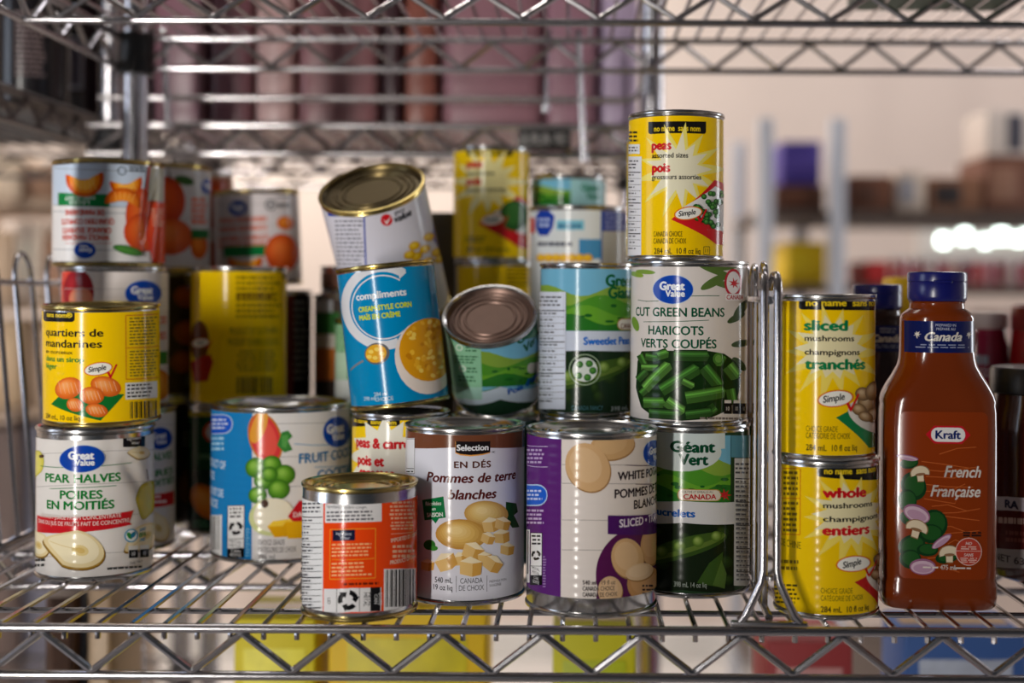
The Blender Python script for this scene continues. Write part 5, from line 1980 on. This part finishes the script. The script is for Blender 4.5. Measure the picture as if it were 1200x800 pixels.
# ---------------------------------------------------------------- packages, cartons and shelving further away
def carton(label, x0, x1, y0, y1, z0, z1, col, name='carton', cat='box', patch=None, group=None, tape=(190, 160, 120), bev=0.003, noise=0.06):
    t = thing(name, label, cat, ((x0 + x1) / 2, (y0 + y1) / 2, z0), group=group)
    w, d, h = (x1 - x0) / 2, (y1 - y0) / 2, z1 - z0
    MB().box(-w, -d, 0, w, d, h, bev).build('body', mat('board_%d_%d_%d' % col, col, rough=0.6, noise=noise, nscale=14), t)
    if tape:
        MB().box(-w * 0.9, -0.012, h - 0.0005, w * 0.9, 0.012, h + 0.0006).build('tape', mat('tape_%d_%d_%d' % tape, tape, rough=0.3), t)
    if patch:
        (a0, b0, a1, b1, pc) = patch
        MB().box(-w + 2 * w * a0, -d - 0.0008, h * b0, -w + 2 * w * a1, -d + 0.0005, h * b1, 0.0003).build('printed_panel', mat('panel_%d_%d_%d' % pc, pc, rough=0.5, noise=0.25, nscale=60), t)
    return t


def soft_pack(label, x0, x1, y0, y1, z0, z1, col, group):
    """plastic-wrapped package with rounded sides and a crimped top"""
    t = thing('wrapped_package', label, 'package', ((x0 + x1) / 2, (y0 + y1) / 2, z0), group=group)
    w, d, h = (x1 - x0) / 2, (y1 - y0) / 2, z1 - z0
    lev = [(0.0, w * 0.95, d * 0.9, 9), (h * 0.03, w * 0.99, d, 9), (h * 0.3, w, d, 8), (h * 0.7, w * 0.995, d * 0.97, 8), (h * 0.86, w * 0.97, d * 0.8, 6), (h * 0.94, w * 0.86, d * 0.4, 3.5)]
    loft(lev, 40).build('body', mat('wrap_%d_%d_%d' % col, col, rough=0.3, noise=0.12, nscale=16, bump=0.5), t)
    MB().box(-w * 0.85, -0.003, h * 0.93, w * 0.85, 0.003, h, 0.001).build('crimped_seam', mat('wrap_%d_%d_%d' % col, col), t)
    return t


carton('yellow carton standing on the shelf behind the two navy capped dressing bottles', X_at(1046, 1.12), X_at(1112, 1.12), 1.12, 1.16, S + 0.0002, Z_at(325, 1.12, 1090), (236, 190, 10), patch=(0.3, 0.3, 0.9, 0.8, (206, 160, 20)), tape=None)
carton('dark olive carton at the back of the shelf right of the tipped corn can', -0.160, -0.108, 1.19, 1.235, S + 0.0002, Z_at(249, 1.19, 515), (62, 54, 38), patch=(0.2, 0.3, 0.8, 0.8, (84, 70, 46)), tape=None)
BZ = S + 0.376
DZ = S + 0.390
PG = 'pink wrapped packages on the rear shelf'
for (a0, a1, c, lb) in ((192, 256, (128, 92, 104), 'mauve wrapped package at the left end of the rear shelf'),
                        (257, 308, (120, 78, 86), 'dusky red wrapped package, second from the left on the rear shelf'),
                        (309, 355, (178, 144, 142), 'pale pink wrapped package between the dusky red ones on the rear shelf'),
                        (356, 452, (136, 92, 96), 'broad dusky pink wrapped package at the middle of the rear shelf'),
                        (454, 476, (58, 34, 40), 'narrow dark plum filler for the shaded gap left of the brown-red package'),  # dark shape standing in for the shade between two packages
                        (478, 517, (136, 78, 66), 'narrow brown-red wrapped package near the middle of the rear shelf'),
                        (519, 637, (150, 108, 118), 'broad rose wrapped package right of the brown-red one'),
                        (638, 700, (158, 116, 130), 'rose wrapped package above the black name plate'),
                        (701, 745, (184, 164, 190), 'lilac wrapped package at the right end of the rear shelf')):
    Yq = 1.42
    soft_pack(lb, X_at(a0, Yq), X_at(a1, Yq), 1.37, 1.56, BZ, BZ + 0.245, c, PG)

for (xa, xb, lb, c) in ((-0.47, -0.20, 'brown filler carton added behind the left wrapped packages to block the wall', (86, 58, 52)), (-0.197, 0.065, 'mauve filler carton added behind the right wrapped packages to block the wall', (104, 72, 80))):
    t = thing('carton', lb, 'box', ((xa + xb) / 2, 1.635, BZ), group='filler cartons behind the wrapped packages')  # added cartons that keep the bright wall from showing through the gaps
    MB().box(-(xb - xa) / 2, -0.06, 0, (xb - xa) / 2, 0.06, 0.30, 0.004).build('body', mat('board_%d_%d_%d' % c, c, rough=0.6, noise=0.1, nscale=14), t)
    MB().box(-(xb - xa) / 2 * 0.96, -0.015, 0.2995, (xb - xa) / 2 * 0.96, 0.015, 0.3008).build('tape', mat('tape_190_160_120', (190, 160, 120), rough=0.3), t)
t = thing('filler_carton', 'black filler carton added to darken the gaps behind the black bottles on the left unit', 'box', (-0.78, 1.64, DZ))  # added dark backing, hides the bright wall between the bottles
MB().box(-0.25, -0.02, 0, 0.252, 0.02, 0.36, 0.003).build('body', mat('black_board', (26, 22, 24), rough=0.5), t)
MB().box(-0.2, -0.0212, 0.1, 0.2, -0.0195, 0.28, 0.0004).build('printed_panel', mat('dim_print', (52, 42, 44), rough=0.5, noise=0.4, nscale=90), t)

# black bottles on the neighbour unit at left
for i, (px, lb, pc) in enumerate(((36, 'black bottle with a grey printed front, nearer one on the left unit', (120, 104, 104)), (78, 'black bottle with a white framed label on the left unit', (150, 152, 164)), (112, 'black bottle nearest the corner post on the left unit', (60, 54, 60)))):
    Yb = (1.31, 1.41, 1.50)[i]
    rb = 0.036
    xb = X_at(px, Yb)
    t = thing('black_bottle', lb, 'bottle', (xb, Yb, DZ), math.atan2(-xb, Yb), group='black bottles on the left unit')
    MB().lathe([(0, 0.0005), (rb * 0.9, 0), (rb, 0.004), (rb, 0.13), (rb * 0.9, 0.148), (rb * 0.5, 0.168), (rb * 0.4, 0.18), (rb * 0.4, 0.20), (0, 0.20)], n=40).build('body', mat('black_bottle', (20, 18, 22), rough=0.2), t)
    MB().lathe([(0, 0.195), (rb * 0.46, 0.195), (rb * 0.46, 0.222), (rb * 0.4, 0.225), (0, 0.225)], n=30).build('cap', mat('black_cap', (26, 24, 28), rough=0.4), t)
    a = Art(0, 1, 0, 1, rb, 0.2)
    a.U = lambda q: q
    a.P = lambda px_, py_: (px_ * 0.001, py_ * 0.001)
    a.k = 0.001
    if i == 1:
        for q in ((-16, 30, 16, 34), (-16, 82, 16, 86), (-16, 30, -12, 86), (12, 30, 16, 86)):
            a.rect(*q, pc)
        a.rect(-12, 34, 12, 82, (70, 66, 78))
    else:
        a.fine(-16, 92, 16, 26, 13, pc, fill=0.6)
    a.build(t, None, vr=(0, 0.2), ribs=0, full=False)

# dark green tray lying on the shelf above, at the right
Zt = S + 0.4517
tr = thing('serving_tray', 'dark green tray lying on the upper shelf at the right', 'tray', (X_at(1120, 1.0), 1.03, Zt))
MB().box(-0.058, -0.06, 0.0, 0.075, 0.09, 0.006, 0.002).build('base', mat('green_plastic', (20, 70, 44), rough=0.4), tr)
rim = MB()
rim.box(-0.060, -0.062, 0.004, -0.056, 0.092, 0.02, 0.001).box(0.073, -0.062, 0.004, 0.077, 0.092, 0.02, 0.001).box(-0.060, -0.062, 0.004, 0.077, -0.058, 0.02, 0.001).box(-0.060, 0.088, 0.004, 0.077, 0.092, 0.02, 0.001)
rim.build('rim', MATS['green_plastic'], tr)

# hanging chrome rods in front of the rear packages
for (xa, ya, xb_, yb_, lb) in ((641, 40, 637, 128, 'chrome rod hanging left of the two in front of the rear packages'), (676, 60, 683, 186, 'longer chrome rod hanging over the rear shelf edge'), (192, 84, 196, 152, 'short chrome rod hanging beside the rear left post')):
    Yh = 1.2537
    t = thing('hanging_rod', lb, 'rod', (X_at(xb_, Yh), Yh, Z_at(yb_, Yh)))
    dz = Z_at(ya, Yh) - Z_at(yb_, Yh)
    dx = X_at(xa, Yh) - X_at(xb_, Yh)
    z0 = Z_at(yb_, Yh)
    zt_ = 1.4515 - 0.004 if True else 0
    m = MB().tube([(0, 0, 0), (dx, 0, dz), (dx, 0, S + 0.4545 - z0), (dx, -0.003, S + 0.4565 - z0), (dx, -0.010, S + 0.4565 - z0)], 0.0032, 10)
    m.build('shaft', CHROME, t)
    MB().lathe([(0, -0.004), (0.0042, -0.003), (0.0042, 0.004), (0, 0.005)], n=14).build('tip', CHROME, t)

# cartons on the shelf below
LZ = S - 0.44
LG = 'cartons on the shelf below'
for (a0, a1, y0, top, c, pc, lb) in ((276, 372, 1.10, 725, (214, 196, 8), (232, 220, 60), 'yellow carton on the shelf below, left of the pair under the orange can'),
                                     (387, 572, 1.10, 712, (226, 186, 6), (206, 190, 10), 'wide yellow carton on the shelf below, under the diced potatoes'),
                                     (650, 748, 1.06, 738, (200, 194, 8), (180, 190, 20), 'yellow-green carton on the shelf below, under the sliced potatoes'),
                                     (-30, 56, 1.12, 700, (98, 70, 54), (130, 96, 76), 'brown carton on the shelf below at far left'),
                                     (62, 100, 1.14, 690, (150, 160, 176), (90, 110, 140), 'grey-blue carton on the shelf below, beside the brown one'),
                                     (104, 132, 1.13, 684, (150, 124, 96), (176, 150, 120), 'narrow tan carton on the shelf below'),
                                     (900, 1002, 1.15, 752, (160, 56, 60), (206, 150, 150), 'red and pink carton on the shelf below, under the mushrooms'),
                                     (1062, 1206, 1.15, 742, (60, 100, 170), (190, 200, 220), 'blue and white carton on the shelf below at the right')):
    x0_, x1_ = X_at(a0, y0), X_at(a1, y0)
    if x0_ < -0.435:
        x0_ = -0.435
    carton(lb, x0_, x1_, y0, y0 + 0.085, LZ, Z_at(top, y0, (a0 + a1) / 2), c, patch=(0.12, 0.5, 0.88, 0.93, pc), group=LG)


# --- far shelving units against the walls
def far_unit(label, x0, x1, y0, y1, levels, h, posts_x, m, deck):
    t = thing('storage_rack', label, 'shelf', ((x0 + x1) / 2, (y0 + y1) / 2, 0))
    cx, cy = (x0 + x1) / 2, (y0 + y1) / 2
    for px_ in posts_x:
        for yy in (y0, y1):
            MB().box(px_ - 0.016 - cx, yy - 0.016 - cy, 0, px_ + 0.016 - cx, yy + 0.016 - cy, h, 0.003).build('post', m, t)
    for z in levels:
        MB().box(x0 - cx, y0 - cy, z - 0.02, x1 - cx, y1 - cy, z, 0.004).build('shelf_board', deck, t)
    return t


WP = mat('white_post', (216, 222, 234), rough=0.4)
DK = mat('dark_board', (84, 72, 66), rough=0.5)
YF = 2.8
zA = Z_at(247, YF, 1050)
zB = Z_at(335, YF, 1050)
zC = Z_at(470, YF, 1050)
far_unit('white storage rack against the back wall at right, full of cartons and jars', X_at(888, YF), 1.75, YF, YF + 0.45, (zA, zB, zC, 0.35), Z_at(140, YF, 980), (X_at(896, YF), X_at(980, YF), 1.2, 1.73), WP, DK)


def fx(p):
    return X_at(p, YF + 0.03)


def fz(p):
    return Z_at(p, YF + 0.03, 1050)


FG = 'cartons on the far right rack'
for (a0, a1, b0, z0, c, pc, lb) in ((908, 966, 218, zA, (92, 56, 40), (120, 76, 56), 'dark brown carton on the far rack, under the purple one'),
                                    (996, 1046, 206, zA, (110, 66, 44), (84, 52, 38), 'brown carton on the far rack, first right of the white post'),
                                    (1050, 1084, 200, zA, (206, 190, 176), (150, 150, 160), 'pale carton on the far rack between brown ones'),
                                    (1088, 1150, 208, zA, (128, 86, 60), (40, 34, 36), 'mid brown carton on the far rack with a black print'),
                                    (1154, 1215, 182, zA, (116, 72, 54), (150, 110, 90), 'tall brown carton at the right end of the far rack'),
                                    (922, 968, 284, zB, (232, 196, 10), (240, 206, 30), 'yellow carton standing on the middle board of the far rack'),
                                    (1016, 1042, 306, zB, (196, 30, 36), (220, 60, 60), 'small red carton on the middle board of the far rack'),
                                    (862, 884, 286, zB, (222, 190, 20), (232, 206, 60), 'yellow carton left of the far rack post, above the divider')):
    if b0 >= 284:
        y0_ = YF + 0.03
    else:
        y0_ = YF + 0.03
    z0 += 0.0008
    if a0 == 862:
        continue
    carton(lb, fx(a0), fx(a1), y0_, y0_ + 0.2, z0, fz(b0), c, patch=(0.1, 0.2, 0.6, 0.8, pc), group=FG, tape=None)
carton('purple carton on top of the dark brown one on the far rack', fx(916), fx(962), YF + 0.035, YF + 0.2, fz(218) + 0.0012, fz(166), (72, 56, 150), patch=(0.1, 0.3, 0.9, 0.7, (92, 76, 170)), group=FG, tape=None)
carton('white carton on the tall brown one at the right end of the far rack', fx(1156), fx(1210), YF + 0.035, YF + 0.2, fz(182) + 0.0012, fz(128), (222, 210, 202), patch=(0.45, 0.1, 0.8, 0.9, (70, 70, 84)), group=FG, tape=None)
for i in range(14):
    px_ = 1052 + i * 13.5
    c = ((196, 60, 66), (206, 130, 140), (150, 40, 60), (214, 190, 186), (176, 66, 90), (206, 160, 150), (130, 60, 80))[i % 7]
    lb = ('red', 'pale pink', 'wine red', 'cream', 'rose', 'peach', 'plum')[i % 7] + (' jar in the left half of the row on the far rack' if i < 7 else ' jar in the right half of the row on the far rack')
    rj = 0.0115 * 1.02
    hj = fz(302) - zB
    t = thing('preserve_jar', lb, 'jar', (fx(px_), YF + 0.05, zB + 0.0008), group='jars in a row on the far rack')
    MB().lathe([(0, 0.0004), (rj * 0.9, 0), (rj, 0.004), (rj, hj * 0.78), (rj * 0.8, hj * 0.86), (0, hj * 0.86)], n=20).build('body', mat('jar_%d_%d_%d' % c, c, rough=0.2), t)
    MB().lathe([(0, hj * 0.85), (rj * 0.9, hj * 0.85), (rj * 0.9, hj * 0.99), (0, hj)], n=20).build('lid', mat('pale_metal_lid', (206, 206, 206), rough=0.3, metal=0.6), t)
for i, (a0, a1, b0, c) in enumerate(((1000, 1050, 372, (206, 196, 190)), (1056, 1112, 360, (214, 180, 176)), (1118, 1160, 376, (190, 90, 96)), (1164, 1215, 366, (206, 176, 170)), (905, 970, 362, (214, 206, 196)))):
    carton(('cream', 'pale rose', 'red', 'blush', 'white')[i] + ' carton on the low board of the far rack', fx(a0), fx(a1), YF + 0.03, YF + 0.2, zC + 0.0008, fz(b0), c, patch=(0.1, 0.2, 0.9, 0.6, tuple(int(v * 0.8) for v in c)), group=FG, tape=None)

# left rack
YL = 2.35
lx = lambda p: X_at(p, YL)
lz = lambda p: Z_at(p, YL, 40)
zs = [lz(232), lz(352), lz(478), 0.25]
far_unit('beige storage rack far behind the left divider', -1.75, lx(92), YL, YL + 0.4, zs, lz(120), (-1.73, -1.25, lx(90)), mat('beige_post', (190, 170, 150), rough=0.4), mat('tan_board', (176, 150, 126), rough=0.5))
LGp = 'cartons on the far left rack'
for (a0, a1, b0, z0, c, lb) in ((-40, 18, 182, zs[0], (206, 184, 160), 'cream carton on the top board of the far left rack'),
                                (22, 60, 196, zs[0], (150, 112, 84), 'brown carton on the top board of the far left rack'),
                                (-40, 8, 270, zs[1], (196, 168, 140), 'wide tan carton on the second board of the far left rack'),
                                (12, 44, 260, zs[1], (226, 206, 186), 'white carton on the second board of the far left rack'),
                                (48, 86, 276, zs[1], (170, 128, 100), 'copper brown carton on the second board of the far left rack'),
                                (-40, 26, 376, zs[2], (206, 176, 140), 'sandy carton on the third board of the far left rack'),
                                (30, 84, 384, zs[2], (186, 158, 132), 'beige carton on the third board of the far left rack'),
                                (-40, 20, 505, zs[3], (120, 100, 92), 'grey-brown carton low on the far left rack'),
                                (24, 84, 500, zs[3], (130, 128, 140), 'blue-grey carton low on the far left rack')):
    carton(lb, lx(a0), lx(a1), YL + 0.02, YL + 0.25, z0 + 0.0008, lz(b0), c, patch=(0.15, 0.25, 0.7, 0.75, tuple(min(255, int(v * 1.1)) for v in c)), group=LGp, tape=None)
